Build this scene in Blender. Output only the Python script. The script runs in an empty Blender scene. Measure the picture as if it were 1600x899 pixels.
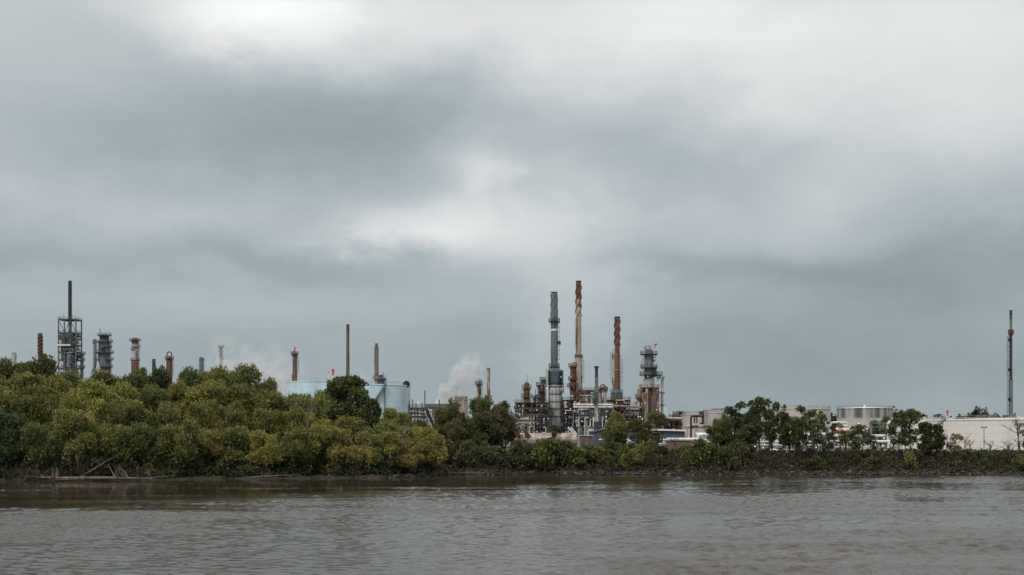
import bpy, math, random
import numpy as np
from mathutils import Vector, Matrix

scene = bpy.context.scene
C = scene.collection
R = math.radians

# ------------------------------------------------------------------ camera
F = 1800.0      # focal length in photo pixels
HZ = 682.0      # eye level in the photo
EYE = 8.0       # metres over the river
cam_d = bpy.data.cameras.new('camera')
cam = bpy.data.objects.new('camera', cam_d)
C.objects.link(cam)
cam.location = (0, 0, EYE)
cam.rotation_euler = (R(90), 0, 0)
cam_d.sensor_width = 36
cam_d.lens = 36 * F / 1600
cam_d.shift_y = (HZ - 449.5) / 1600
cam_d.clip_start = 1
cam_d.clip_end = 20000
scene.camera = cam

# ------------------------------------------------------------------ sky, sun, exposure
SUN_EL, SUN_AZ = R(50), R(212)     # azimuth measured from +Y towards +X
world = bpy.data.worlds.new('World')
scene.world = world
world.use_nodes = True
nt = world.node_tree
nt.nodes.clear()

class NB:
    """tiny node-building helper"""
    def __init__(s, nt): s.nt = nt
    def n(s, t, **k):
        nd = s.nt.nodes.new(t)
        for a, v in k.items(): setattr(nd, a, v)
        return nd
    def plug(s, sock, v):
        if v is None: return
        if isinstance(v, (int, float)):
            sock.default_value = v
        elif isinstance(v, (tuple, list)):
            sock.default_value = v if len(v) != 3 or sock.type != 'RGBA' else (*v, 1)
        else: s.nt.links.new(v, sock)
    def m(s, op, a, b=None, c=None, clamp=False):
        nd = s.n('ShaderNodeMath', operation=op); nd.use_clamp = clamp
        for i, v in enumerate((a, b, c)): s.plug(nd.inputs[i], v)
        return nd.outputs[0]
    def noise(s, vec, scale, detail=3, rough=.5, dist=0, dim='3D'):
        nd = s.n('ShaderNodeTexNoise', noise_dimensions=dim)
        s.plug(nd.inputs['Vector'], vec); nd.inputs['Scale'].default_value = scale
        nd.inputs['Detail'].default_value = detail; nd.inputs['Roughness'].default_value = rough
        nd.inputs['Distortion'].default_value = dist
        return nd.outputs['Fac']
    def mix(s, f, a, b, blend='MIX'):
        nd = s.n('ShaderNodeMix', data_type='RGBA', blend_type=blend)
        s.plug(nd.inputs[0], f); s.plug(nd.inputs[6], a); s.plug(nd.inputs[7], b)
        return nd.outputs[2]
    def mapr(s, v, a, b, c=0, d=1, smooth=False):
        nd = s.n('ShaderNodeMapRange')
        if smooth: nd.interpolation_type = 'SMOOTHSTEP'
        s.plug(nd.inputs[0], v)
        for i, x in enumerate((a, b, c, d)): nd.inputs[i + 1].default_value = x
        return nd.outputs[0]
    def mapping(s, vec, scale=(1, 1, 1), loc=(0, 0, 0), rot=(0, 0, 0)):
        nd = s.n('ShaderNodeMapping'); s.plug(nd.inputs[0], vec)
        nd.inputs['Scale'].default_value = scale; nd.inputs['Location'].default_value = loc
        nd.inputs['Rotation'].default_value = rot
        return nd.outputs[0]

w = NB(nt)
tc = w.n('ShaderNodeTexCoord').outputs['Generated']
sep = w.n('ShaderNodeSeparateXYZ'); nt.links.new(tc, sep.inputs[0])
az = w.m('ARCTAN2', sep.outputs[0], sep.outputs[1])
el = w.m('ARCSINE', sep.outputs[2])
# cloud layer coordinates: broad soft warping of the direction
n1 = w.noise(w.mapping(tc, (1, 1, 2.2)), 2.6, 3, .5)
n2 = w.noise(w.mapping(tc, (1, 1, 2.2), (5, 3, 1)), 2.6, 3, .5)
n3 = w.noise(w.mapping(tc, (1, 1, 1.6), (2, 7, 4)), 8, 7, .58)
azw = w.m('ADD', az, w.m('ADD', w.m('MULTIPLY', w.m('SUBTRACT', n1, .5), .16), w.m('MULTIPLY', w.m('SUBTRACT', n3, .5), .15)))
elw = w.m('ADD', el, w.m('ADD', w.m('MULTIPLY', w.m('SUBTRACT', n2, .5), .09), w.m('MULTIPLY', w.m('SUBTRACT', n3, .5), .09)))
def dirang(px, py):
    return math.atan((px - 800) / F), math.atan((HZ - py) / math.hypot(F, px - 800))
# cloud masses of the overcast: (photo x, photo y, half width, half height, brightness)
blobs = [(400, 5, 140, 48, .33), (700, 30, 300, 60, .12), (1330, 60, 330, 120, .15), (1100, 10, 260, 60, .10), (1560, 150, 160, 130, .10),
         (560, 175, 260, 80, -.15), (690, 150, 110, 60, -.05), (420, 250, 260, 90, -.07), (90, 170, 240, 200, -.05), (600, 300, 120, 45, -.04),
         (60, 345, 200, 40, .04), (330, 370, 200, 35, .05), (640, 392, 80, 34, .27), (715, 345, 76, 46, .24), (765, 255, 46, 50, .17), (850, 350, 90, 90, .15), (850, 450, 90, 80, .08), (880, 570, 90, 60, .05),
         (1050, 240, 170, 70, -.10), (1150, 170, 200, 60, -.04), (1300, 300, 60, 36, .08), (1180, 360, 200, 40, .05), (1060, 425, 200, 26, -.09), (1480, 330, 140, 60, -.05),
         (180, 430, 420, 36, -.06), (520, 445, 160, 30, -.04), (1480, 420, 220, 50, -.11), (1350, 560, 420, 100, -.085), (350, 500, 330, 50, .02), (650, 560, 300, 60, -.02)]
acc = None
for px, py, hw, hh, a in blobs:
    a0, e0 = dirang(px, py)
    qx = w.m('DIVIDE', w.m('SUBTRACT', azw, a0), hw / F)
    qy = w.m('DIVIDE', w.m('SUBTRACT', elw, e0), hh / F)
    g = w.m('MULTIPLY', w.m('EXPONENT', w.m('MULTIPLY', w.m('ADD', w.m('MULTIPLY', qx, qx), w.m('MULTIPLY', qy, qy)), -.8)), a)
    acc = g if acc is None else w.m('ADD', acc, g)
lum = w.m('ADD', acc, w.m('MULTIPLY', w.m('SUBTRACT', w.noise(w.mapping(tc, (1, 1, 2.5), (1, 2, 9)), 6, 8, .6), .5), .17))
# the overcast dims towards the horizon and is brightest overhead
grad = w.m('ADD', w.mapr(el, 0.0, .36, .365, .64), w.mapr(el, .38, 1.25, 0, 1.0, True))
lum = w.m('MAXIMUM', w.m('ADD', lum, grad), .2)
t = w.mapr(lum, .36, .72)
tint = w.mix(t, (.845, 1.01, 1.07), (.985, 1.0, 1.005))
cl = w.mix(1.0, tint, w.n('ShaderNodeCombineColor').outputs[0], 'MULTIPLY')
comb = w.nt.nodes[-2] if False else [x for x in nt.nodes if x.bl_idname == 'ShaderNodeCombineColor'][0]
for i in range(3): nt.links.new(w.m('MULTIPLY', lum, 10.0), comb.inputs[i])
sky = w.n('ShaderNodeTexSky', sky_type='NISHITA', sun_disc=False, sun_elevation=SUN_EL, sun_rotation=SUN_AZ)
col = w.mix(.04, cl, sky.outputs[0])
bg = w.n('ShaderNodeBackground'); nt.links.new(col, bg.inputs[0]); bg.inputs[1].default_value = .1
out = w.n('ShaderNodeOutputWorld'); nt.links.new(bg.outputs[0], out.inputs[0])

sun_d = bpy.data.lights.new('sun', 'SUN')
sun_d.energy = 1.5; sun_d.angle = R(12); sun_d.color = (1, .95, .88)
sun = bpy.data.objects.new('sun', sun_d); C.objects.link(sun)
sv = Vector((math.sin(SUN_AZ) * math.cos(SUN_EL), math.cos(SUN_AZ) * math.cos(SUN_EL), math.sin(SUN_EL)))
sun.rotation_euler = sv.to_track_quat('Z', 'Y').to_euler()
sun.location = (0, -50, 200)

scene.view_settings.view_transform = 'Standard'
scene.view_settings.look = 'None'
scene.view_settings.exposure = 0
scene.view_settings.gamma = 1
scene.render.engine = 'CYCLES'
scene.cycles.max_bounces = 6
scene.cycles.transparent_max_bounces = 8
scene.cycles.volume_bounces = 1
scene.cycles.volume_step_rate = 2.0
scene.cycles.use_denoising = True

HAZE = 0
# ------------------------------------------------------------------ helpers
def X(px, D): return (px - 800) * D / F
def Z(py, D): return EYE - (py - HZ) * D / F
def M(px, D): return px * D / F

ALL_LABELS = []
def tag(o, label, cat, group=None, px=0, kind=None):
    o['label'] = label; o['category'] = cat
    if group: o['group'] = group
    o['kind'] = kind or 'thing'
    ALL_LABELS.append((o, label, px))
    return o
def thing(name, label, cat, loc, group=None, rz=0, px=None):
    o = bpy.data.objects.new(name, None); C.objects.link(o)
    o.location = loc; o.rotation_euler = (0, 0, rz); o.empty_display_size = .5
    tag(o, label, cat, group, px if px is not None else loc[0] / max(loc[1], 1))
    return o

class MB:
    def __init__(s): s.v = []; s.f = []; s.m = []; s.s = []
    def add(s, vs, fs, mat=0, smooth=False):
        b = len(s.v); s.v += [tuple(v) for v in vs]
        s.f += [tuple(i + b for i in f) for f in fs]; s.m += [mat] * len(fs); s.s += [smooth] * len(fs)
        return s
    def box(s, c, d, mat=0, rz=0):
        hx, hy, hz = d[0] / 2, d[1] / 2, d[2] / 2
        ca, sa = math.cos(rz), math.sin(rz)
        vs = [(c[0] + x * ca - y * sa, c[1] + x * sa + y * ca, c[2] + z) for x in (-hx, hx) for y in (-hy, hy) for z in (-hz, hz)]
        return s.add(vs, [(0, 1, 3, 2), (4, 6, 7, 5), (0, 4, 5, 1), (2, 3, 7, 6), (0, 2, 6, 4), (1, 5, 7, 3)], mat)
    def beam(s, p, q, w, h=None, mat=0):
        h = h or w; p = Vector(p); q = Vector(q); a = (q - p).normalized()
        u = a.cross(Vector((0, 0, 1)))
        if u.length < .05: u = Vector((1, 0, 0))
        u.normalize(); v = u.cross(a).normalized()
        u = u * w / 2; v = v * h / 2
        vs = [p - u - v, p + u - v, p + u + v, p - u + v, q - u - v, q + u - v, q + u + v, q - u + v]
        return s.add(vs, [(0, 3, 2, 1), (4, 5, 6, 7), (0, 1, 5, 4), (1, 2, 6, 5), (2, 3, 7, 6), (3, 0, 4, 7)], mat)
    def tube(s, pts, r, n=8, mat=0, cap=True):
        pts = [Vector(p) for p in pts]; N = len(pts)
        rs = r if isinstance(r, (list, tuple)) else [r] * N
        vs = []; u = None
        for i, p in enumerate(pts):
            a = (pts[min(i + 1, N - 1)] - pts[max(i - 1, 0)])
            a = a.normalized() if a.length > 1e-6 else Vector((0, 0, 1))
            if u is None:
                u = a.cross(Vector((0, .3, 1)) if abs(a.z) < .9 else Vector((1, 0, 0))).normalized()
            else:
                u = (u - a * u.dot(a)); u = u.normalized() if u.length > 1e-4 else a.orthogonal().normalized()
            v = a.cross(u)
            for k in range(n):
                t = 2 * math.pi * k / n
                vs.append(p + (u * math.cos(t) + v * math.sin(t)) * rs[i])
        fs = [(i * n + k, i * n + (k + 1) % n, (i + 1) * n + (k + 1) % n, (i + 1) * n + k) for i in range(N - 1) for k in range(n)]
        s.add(vs, fs, mat, True)
        if cap:
            b = len(s.v) - len(vs)
            s.f += [tuple(b + k for k in range(n))[::-1], tuple(b + (N - 1) * n + k for k in range(n))]
            s.m += [mat, mat]; s.s += [False, False]
        return s
    def lathe(s, prof, n=20, c=(0, 0), smooth=True, axis='z'):
        """prof: (radius, z, material of the band that starts here)"""
        b = len(s.v)
        for r, z, *_ in prof:
            for k in range(n):
                t = 2 * math.pi * (k + .5) / n
                if axis == 'z': s.v.append((c[0] + r * math.cos(t), c[1] + r * math.sin(t), z))
                else: s.v.append((z, c[0] + r * math.cos(t), c[1] + r * math.sin(t)))
        for i in range(len(prof) - 1):
            mt = prof[i][2] if len(prof[i]) > 2 else 0
            flat = abs(prof[i][1] - prof[i + 1][1]) < 1e-6
            for k in range(n):
                s.f.append((b + i * n + k, b + i * n + (k + 1) % n, b + (i + 1) * n + (k + 1) % n, b + (i + 1) * n + k))
                s.m.append(mt); s.s.append(smooth and not flat)
        L = len(prof) - 1
        if prof[0][0] > .01: s.f.append(tuple(b + k for k in range(n))[::-1]); s.m.append(prof[0][2] if len(prof[0]) > 2 else 0); s.s.append(False)
        if prof[L][0] > .01: s.f.append(tuple(b + L * n + k for k in range(n))); s.m.append(prof[L - 1][2] if len(prof[L - 1]) > 2 else 0); s.s.append(False)
        return s
    def build(s, name, mats, parent=None, loc=None):
        me = bpy.data.meshes.new(name); me.from_pydata(s.v, [], s.f)
        if not isinstance(mats, (list, tuple)): mats = [mats]
        for m in mats: me.materials.append(m)
        me.polygons.foreach_set('material_index', s.m); me.polygons.foreach_set('use_smooth', s.s)
        me.update()
        if any(s.s): me.set_sharp_from_angle(angle=R(38))
        o = bpy.data.objects.new(name, me); C.objects.link(o)
        if parent is not None: o.parent = parent
        if loc: o.location = loc
        return o

# ------------------------------------------------------------------ materials
def base_mat(name, rough=.6, metal=0, spec=.3):
    m = bpy.data.materials.new(name); m.use_nodes = True
    nb = NB(m.node_tree); bs = m.node_tree.nodes['Principled BSDF']
    bs.inputs['Roughness'].default_value = rough; bs.inputs['Metallic'].default_value = metal
    bs.inputs['Specular IOR Level'].default_value = spec
    return m, nb, bs
def weathered(name, c1, c2, amount=.4, scale=.5, streak=0, rough=.6, metal=0, c3=None, bump=0, seam=None):
    """painted or bare metal, c1 fresh and c2 the rust, dirt or faded paint on it"""
    m, nb, bs = base_mat(name, rough, metal)
    co = nb.n('ShaderNodeTexCoord').outputs['Object']
    rnd = nb.n('ShaderNodeObjectInfo').outputs['Random']
    off = nb.n('ShaderNodeVectorMath', operation='ADD'); nb.plug(off.inputs[0], co)
    cx = nb.n('ShaderNodeCombineXYZ'); nb.plug(cx.inputs[0], nb.m('MULTIPLY', rnd, 91.0)); nb.plug(cx.inputs[1], nb.m('MULTIPLY', rnd, 37.0))
    nb.plug(off.inputs[1], cx.outputs[0]); v = off.outputs[0]
    f = nb.noise(nb.mapping(v, (1, 1, .4)), scale, 6, .7)
    f1 = nb.mapr(f, .5 - .35 * amount - .02, .62 - .3 * amount + .02)
    f1 = nb.m('SUBTRACT', 1, f1) if False else nb.mapr(f, .66 - .36 * amount, .72 - .28 * amount)
    col = nb.mix(f1, c1, c2)
    if streak:
        st = nb.noise(nb.mapping(v, (1, 1, .06)), 1.6, 4, .6)
        col = nb.mix(nb.m('MULTIPLY', nb.mapr(st, .45, .75), streak), col, c3 or c2)
    fine = nb.noise(v, 3.1, 3, .6)
    col = nb.mix(1, col, nb.mapr_col(fine) if False else nb.mix(fine, (.78, .78, .78), (1.2, 1.2, 1.2)), 'MULTIPLY')
    if seam:
        sp = nb.n('ShaderNodeSeparateXYZ'); nb.plug(sp.inputs[0], co)
        fr = nb.m('FRACT', nb.m('DIVIDE', sp.outputs[2], seam))
        col = nb.mix(nb.m('LESS_THAN', fr, .05), col, tuple(x * (.55 if seam > 2.6 else .74) for x in c1))
    nb.plug(bs.inputs['Base Color'], col)
    if bump:
        bp = nb.n('ShaderNodeBump'); bp.inputs['Distance'].default_value = bump; nb.plug(bp.inputs['Height'], f)
        nb.plug(bs.inputs['Normal'], bp.outputs[0])
    return m
MT = dict(
    steel=weathered('galvanised steel', (.20, .225, .24), (.09, .07, .055), .35, .5, .4, .55),
    pale=weathered('pale cladding', (.46, .475, .47), (.19, .16, .13), .4, .3, .4, .5, seam=3.0),
    grey=weathered('grey paint', (.15, .175, .19), (.07, .075, .08), .4, .3, .5, .55),
    dark=weathered('dark steel', (.045, .052, .06), (.07, .045, .03), .4, .6, .3, .6),
    blue=weathered('blue grey paint', (.075, .108, .13), (.05, .06, .065), .35, .3, .5, .5, seam=4.2),
    rust=weathered('rusted steel', (.165, .085, .055), (.085, .048, .034), .6, .6, .5, .8, c3=(.24, .15, .10)),
    rustbeige=weathered('flaking beige over rust', (.36, .28, .215), (.16, .075, .045), .6, .5, .6, .75, c3=(.17, .07, .04)),
    beige=weathered('stained beige', (.42, .375, .32), (.20, .12, .075), .42, .3, .6, .7, c3=(.2, .13, .09), seam=3.4),
    brown=weathered('brown steel', (.16, .115, .09), (.09, .06, .045), .5, .3, .5, .7),
    redox=weathered('red oxide paint', (.20, .085, .06), (.11, .055, .04), .45, .6, .4, .7),
    pink=weathered('faded pink pipe lagging', (.44, .36, .31), (.24, .17, .13), .4, .6, .3, .6),
    white=weathered('white paint', (.74, .73, .71), (.42, .37, .32), .3, .4, .45, .45),
    tankw=weathered('white tank paint', (.76, .73, .70), (.62, .57, .52), .35, .06, .35, .45, c3=(.5, .45, .4), seam=2.4),
    tankw2=weathered('off white tank paint', (.74, .70, .665), (.62, .56, .51), .4, .08, .5, .5, c3=(.54, .48, .43), seam=2.4),
    tankb=weathered('pale blue tank paint', (.56, .73, .79), (.45, .58, .63), .3, .06, .5, .4, c3=(.42, .53, .57), seam=2.4),
    tankg=weathered('greying tank paint', (.55, .51, .475), (.42, .37, .33), .4, .08, .5, .5, c3=(.36, .31, .27), seam=2.4),
    roof=weathered('white roof sheet', (.78, .77, .75), (.5, .46, .42), .3, .5, 0, .5),
    red=weathered('red paint', (.62, .045, .05), (.35, .05, .04), .3, .6, .2, .5),
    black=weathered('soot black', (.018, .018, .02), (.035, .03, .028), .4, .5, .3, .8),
    wallb=weathered('brown ribbed wall', (.20, .145, .12), (.13, .09, .07), .4, .4, .4, .8),
    concrete=weathered('concrete', (.36, .345, .32), (.22, .2, .18), .4, .4, .5, .9),
    navy=weathered('blue grey building sheet', (.072, .10, .125), (.05, .065, .08), .35, .3, .3, .6),
    teal=weathered('teal paint', (.05, .12, .18), (.05, .07, .08), .3, .3, .3, .5),
    yellow=weathered('ochre yellow paint', (.45, .25, .06), (.25, .1, .04), .4, .5, .3, .6),
    bark=weathered('bark', (.085, .068, .052), (.04, .033, .027), .5, 1.4, .5, .95, bump=.05),
    barkpale=weathered('pale dead wood', (.25, .215, .18), (.13, .105, .085), .5, 1.4, .5, .95, bump=.05),
    wood=weathered('weathered driftwood', (.16, .135, .11), (.08, .065, .052), .5, 1.2, .3, .95, bump=.05),
)
# worn concrete tank whose upper courses are black with weather, with clean runs under the roof drains
def tank_c_mat():
    m, nb, bs = base_mat('weather-blackened tank wall', .8)
    co = nb.n('ShaderNodeTexCoord').outputs['Object']
    sp = nb.n('ShaderNodeSeparateXYZ'); nb.plug(sp.inputs[0], co)
    ang = nb.m('ARCTAN2', sp.outputs[1], sp.outputs[0])
    cv = nb.n('ShaderNodeCombineXYZ'); nb.plug(cv.inputs[0], nb.m('MULTIPLY', ang, 11.8)); nb.plug(cv.inputs[2], nb.m('MULTIPLY', sp.outputs[2], .05))
    st = nb.noise(cv.outputs[0], 1.1, 5, .65)
    st2 = nb.noise(cv.outputs[0], .33, 2, .5)
    top = nb.mapr(sp.outputs[2], 9.8, 13.2)
    low = nb.m('MULTIPLY', nb.mapr(st, .35, .62), top)
    dirt = nb.m('MULTIPLY', nb.mapr(sp.outputs[2], 11.2, 12.2), nb.mapr(nb.m('ADD', st2, nb.m('MULTIPLY', st, .35)), .80, .62))
    f = nb.m('MAXIMUM', nb.m('MULTIPLY', low, .55), nb.m('MULTIPLY', dirt, nb.mapr(st, .2, .6, .6, 1)))
    col = nb.mix(f, (.50, .48, .45), (.075, .08, .085))
    col = nb.mix(nb.m('MULTIPLY', nb.mapr(st, .5, .8), .35), col, (.2, .18, .17))
    nb.plug(bs.inputs['Base Color'], col)
    return m
MT['tankc'] = tank_c_mat()
def redmarks_mat():
    m, nb, bs = base_mat('white paint with worn red painted marks', .5)
    co = nb.n('ShaderNodeTexCoord').outputs['Object']
    a = nb.noise(nb.mapping(co, (1, 1, .9)), 1.0, 4, .6)
    b = nb.noise(nb.mapping(co, (.5, 1, 1), (9, 0, 0)), .5, 2, .5)
    sp = nb.n('ShaderNodeSeparateXYZ'); nb.plug(sp.inputs[0], co)
    f = nb.m('MULTIPLY', nb.m('MULTIPLY', nb.mapr(a, .42, .5), nb.mapr(b, .36, .42)), nb.mapr(sp.outputs[2], .3, .15))
    nb.plug(bs.inputs['Base Color'], nb.mix(f, (.62, .55, .52), (.45, .06, .05)))
    return m
MT['redmarks'] = redmarks_mat()
lamp_m = bpy.data.materials.new('lit lamp'); lamp_m.use_nodes = True
_b = lamp_m.node_tree.nodes['Principled BSDF']; _b.inputs['Emission Color'].default_value = (1, .93, .82, 1); _b.inputs['Emission Strength'].default_value = .8
MT['lamp'] = lamp_m

def leaf_mat():
    m, nb, bs = base_mat('leaves', .55, 0, .25)
    oi = nb.n('ShaderNodeObjectInfo')
    at = nb.n('ShaderNodeAttribute', attribute_name='tint')
    co = nb.n('ShaderNodeTexCoord').outputs['Object']
    cl = nb.noise(co, .28, 3, .6)
    base = oi.outputs['Color']
    yel = nb.mix(1, base, (1.3, 1.22, .86), 'MULTIPLY')
    grn = nb.mix(1, base, (.58, .72, .68), 'MULTIPLY')
    c = nb.mix(nb.mapr(cl, .36, .64), grn, yel)
    c = nb.mix(1, c, nb.mix(at.outputs['Fac'], (.45, .5, .5), (1.6, 1.5, 1.35)), 'MULTIPLY')
    nb.plug(bs.inputs['Base Color'], c)
    tr = nb.n('ShaderNodeBsdfTranslucent'); nb.plug(tr.inputs[0], nb.mix(1, c, (1.1, 1.15, .7), 'MULTIPLY'))
    ms = nb.n('ShaderNodeMixShader'); ms.inputs[0].default_value = .2
    nb.plug(ms.inputs[1], bs.outputs[0]); nb.plug(ms.inputs[2], tr.outputs[0])
    nb.plug(m.node_tree.nodes['Material Output'].inputs[0], ms.outputs[0])
    return m
LEAF = leaf_mat()

# ------------------------------------------------------------------ water
def water_mat():
    m, nb, bs = base_mat('river water', .08, 0, .5)
    co = nb.n('ShaderNodeTexCoord').outputs['Object']
    rf = nb.n('ShaderNodeAttribute', attribute_name='ruffle').outputs['Fac']
    cur = nb.noise(nb.mapping(co, (.03, .2, 1), (3, 1, 0), (0, 0, .08)), 1, 5, .65, .8)
    nb.plug(bs.inputs['Base Color'], nb.mix(nb.mapr(cur, .35, .7), (.036, .0255, .0165), (.053, .0405, .030)))
    bs.inputs['IOR'].default_value = 1.33
    h1 = nb.noise(nb.mapping(co, (1.3, 1.8, 1), (0, 0, 0), (0, 0, .45)), 1, 3, .6, .4)
    h2 = nb.noise(nb.mapping(co, (3.2, 3.6, 1), (7, 3, 0), (0, 0, -.4)), 1, 3, .6, .3)
    bp = nb.n('ShaderNodeBump'); bp.inputs['Distance'].default_value = .13
    nb.plug(bp.inputs['Height'], nb.m('ADD', h1, nb.m('MULTIPLY', h2, .4))); nb.plug(bp.inputs['Strength'], rf)
    nb.plug(bs.inputs['Normal'], bp.outputs[0])
    nb.plug(bs.inputs['Roughness'], nb.mapr(rf, 0, 1, .03, .12))
    return m
def vnoise(x, y, sx, sy, seed, octs=3):
    """smooth value noise in metres"""
    rs = np.random.RandomState(seed); out = np.zeros_like(x); amp = 1; tot = 0
    for o_ in range(octs):
        g = rs.rand(256, 256); u = x / sx * 2 ** o_ + 1000.3; v = y / sy * 2 ** o_ + 1000.7
        i = np.floor(u).astype(int); j = np.floor(v).astype(int); fu = u - i; fv = v - j
        fu = fu * fu * (3 - 2 * fu); fv = fv * fv * (3 - 2 * fv)
        G = lambda a, b: g[a % 256, b % 256]
        out += amp * ((G(i, j) * (1 - fu) + G(i + 1, j) * fu) * (1 - fv) + (G(i, j + 1) * (1 - fu) + G(i + 1, j + 1) * fu) * fv)
        tot += amp; amp *= .55
    return out / tot
def build_river():
    xa = np.arange(-128, 128.01, .31); ya = np.concatenate([np.arange(40, 125, .21), np.arange(125, 246, .42), [262.0]])
    xx, yy = np.meshgrid(xa, ya); xx = xx.astype(float); yy = yy.astype(float)
    wx = xx + 9 * (vnoise(xx, yy, 30, 12, 3) - .5); wy = yy + 7 * (vnoise(xx, yy, 40, 14, 4) - .5)
    gust = vnoise(wx, wy, 42, 17, 11, 4)
    line = vnoise(wx - .25 * wy, wy, 26, 3.4, 12, 4)
    ss = lambda v, a, b: np.clip((v - a) / (b - a), 0, 1) ** 2 * (3 - 2 * np.clip((v - a) / (b - a), 0, 1))
    lee = ss(yy - .9 * (xx + 20) + 85 * (gust - .5) + 26 * (line - .5), 133, 180)
    r = .3 + .7 * ss(gust, .36, .62) - .38 * (1 - ss(line, .36, .50)) 
    r = np.clip(r, .34, 1)
    r = r * (1 - lee * (.45 + .55 * (1 - ss(line, .5, .66)))) - .12 * (1 - lee) * (1 - ss(line, .36, .46)) * ss(yy, 90, 150)
    r = np.clip(r, .03, 1)
    rs = np.random.RandomState(5); h = np.zeros_like(xx)
    for i in range(90):
        lam = 10 ** rs.uniform(-.2, .28); a = rs.normal(1.2, .7); k = 6.2832 / lam
        h += .0086 * lam ** .9 * np.sin(k * (xx * math.cos(a) + yy * math.sin(a)) + rs.uniform(0, 6.28))
    edge = ss(128 - np.abs(xx), 0, 6) * ss(yy, 40, 46) * ss(262 - yy, 12, 22)
    z = h * r * edge * .8
    ny, nx = xx.shape; n = nx * ny
    V = np.stack([xx, yy, z], -1).reshape(-1, 3)
    ext = np.array([[-2500, -600, 0], [2500, -600, 0], [2500, 262, 0], [-2500, 262, 0], [-2500, 40, 0], [2500, 40, 0]], float)
    V = np.concatenate([V, ext])
    I = np.arange(n).reshape(ny, nx)
    Q = np.stack([I[:-1, :-1], I[:-1, 1:], I[1:, 1:], I[1:, :-1]], -1).reshape(-1, 4)
    a_, b_, c_, d_ = I[0, 0], I[0, -1], I[-1, -1], I[-1, 0]; e = n
    Q = np.concatenate([Q, [[e, e + 1, e + 5, e + 4], [e + 4, a_, d_, e + 3], [b_, e + 5, e + 2, c_]]])
    # the near edge of the open water meets the fine sheet along y = 40
    me = bpy.data.meshes.new('river'); N = len(Q)
    me.vertices.add(len(V)); me.vertices.foreach_set('co', V.astype(np.float32).ravel())
    me.loops.add(4 * N); me.loops.foreach_set('vertex_index', Q.astype(np.int32).ravel())
    me.polygons.add(N); me.polygons.foreach_set('loop_start', np.arange(0, 4 * N, 4, dtype=np.int32)); me.polygons.foreach_set('loop_total', np.full(N, 4, np.int32))
    me.polygons.foreach_set('use_smooth', np.ones(N, bool))
    at = me.attributes.new('ruffle', 'FLOAT', 'POINT'); at.data.foreach_set('value', np.concatenate([r.ravel(), np.full(6, .6)]).astype(np.float32))
    me.materials.append(water_mat()); me.update(calc_edges=True)
    o = bpy.data.objects.new('river', me); C.objects.link(o); o['kind'] = 'structure'
build_river()

# ------------------------------------------------------------------ terrain
def bank_y(x):
    """distance of the waterline for a world x"""
    px = x * F / 230 + 800
    if px <= 655: y = 203 + max(0, min(1, px / 655)) * 22 if px > 0 else 203 + px * .01
    elif px < 700: y = 225 + (px - 655) / 45 * 15
    else: y = 240
    return y + 1.1 * math.sin(x * .31) + .7 * math.sin(x * .83 + 1) + .3 * math.sin(x * 2.3)
def left_w(x):
    px = x * F / 235 + 800
    return max(0, min(1, (705 - px) / 40))
def ground_z(x, y):
    d = y - bank_y(x); L = left_w(x)
    def interp(d, pts):
        for (a, za), (b, zb) in zip(pts, pts[1:]):
            if d <= b: return za + (zb - za) * max(0, (d - a)) / (b - a)
        return pts[-1][1]
    right = interp(d, [(-4, -1), (0, 0), (.8, .55), (4, 1.6), (9, 3.3), (12, 3.9), (16, 3.95), (30, 4.0)])
    left = interp(d, [(-4, -1), (0, 0), (.6, .35), (6, .7), (20, 1.2), (60, 2.2), (110, 4.0)])
    return left * L + right * (1 - L)
rng = random.Random(4)
def soil_mat():
    m, nb, bs = base_mat('muddy bank with dead leaves', .95)
    co = nb.n('ShaderNodeTexCoord').outputs['Object']
    a = nb.noise(co, .6, 5, .65); b = nb.noise(co, 2.6, 4, .6)
    c = nb.mix(nb.mapr(a, .38, .62), (.030, .024, .018), (.062, .049, .038))
    c = nb.mix(nb.mapr(b, .52, .66), c, (.035, .038, .02))
    nb.plug(bs.inputs['Base Color'], c)
    bp = nb.n('ShaderNodeBump'); bp.inputs['Distance'].default_value = .3; nb.plug(bp.inputs['Height'], b); nb.plug(bs.inputs['Normal'], bp.outputs[0])
    return m
def yard_mat():
    m, nb, bs = base_mat('gravel yard and rough grass', .95)
    co = nb.n('ShaderNodeTexCoord').outputs['Object']
    a = nb.noise(co, .05, 5, .65)
    nb.plug(bs.inputs['Base Color'], nb.mix(nb.mapr(a, .42, .58), (.17, .145, .12), (.06, .065, .035)))
    return m
xs = [-900, -600, -450, -350] + [-300 + i * 1.5 for i in range(401)] + [350, 450, 600, 900]
ds = [-4, -1.5, -.3, 0, .4, .8, 1.6, 2.6, 4, 5.5, 7, 9, 10.5, 12, 14, 16, 19, 22]
mb = MB(); n = len(ds)
for x in xs:
    for d in ds:
        y = bank_y(x) + d
        j = .18 * (math.sin(x * 1.7 + d * 2.1) + math.sin(x * .6 - d * 1.3)) if 0 < d < 14 else 0
        mb.v.append((x, y, ground_z(x, y) + j * (1 if abs(x) < 300 else 0)))
for i in range(len(xs) - 1):
    for k in range(n - 1):
        mb.f.append((i * n + k, (i + 1) * n + k, (i + 1) * n + k + 1, i * n + k + 1)); mb.m.append(0); mb.s.append(True)
o = mb.build('river_bank', soil_mat()); o['kind'] = 'structure'
mb = MB(); dd = [22, 30, 45, 60, 80, 110, 200, 500, 1200, 3000, 9000]; n = len(dd)
for x in xs:
    for d in dd:
        y = bank_y(x) + d
        sx = x * (1 + max(0, d - 110) / 400)
        mb.v.append((sx, y, ground_z(x, y) if d < 200 else 4.0))
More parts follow.
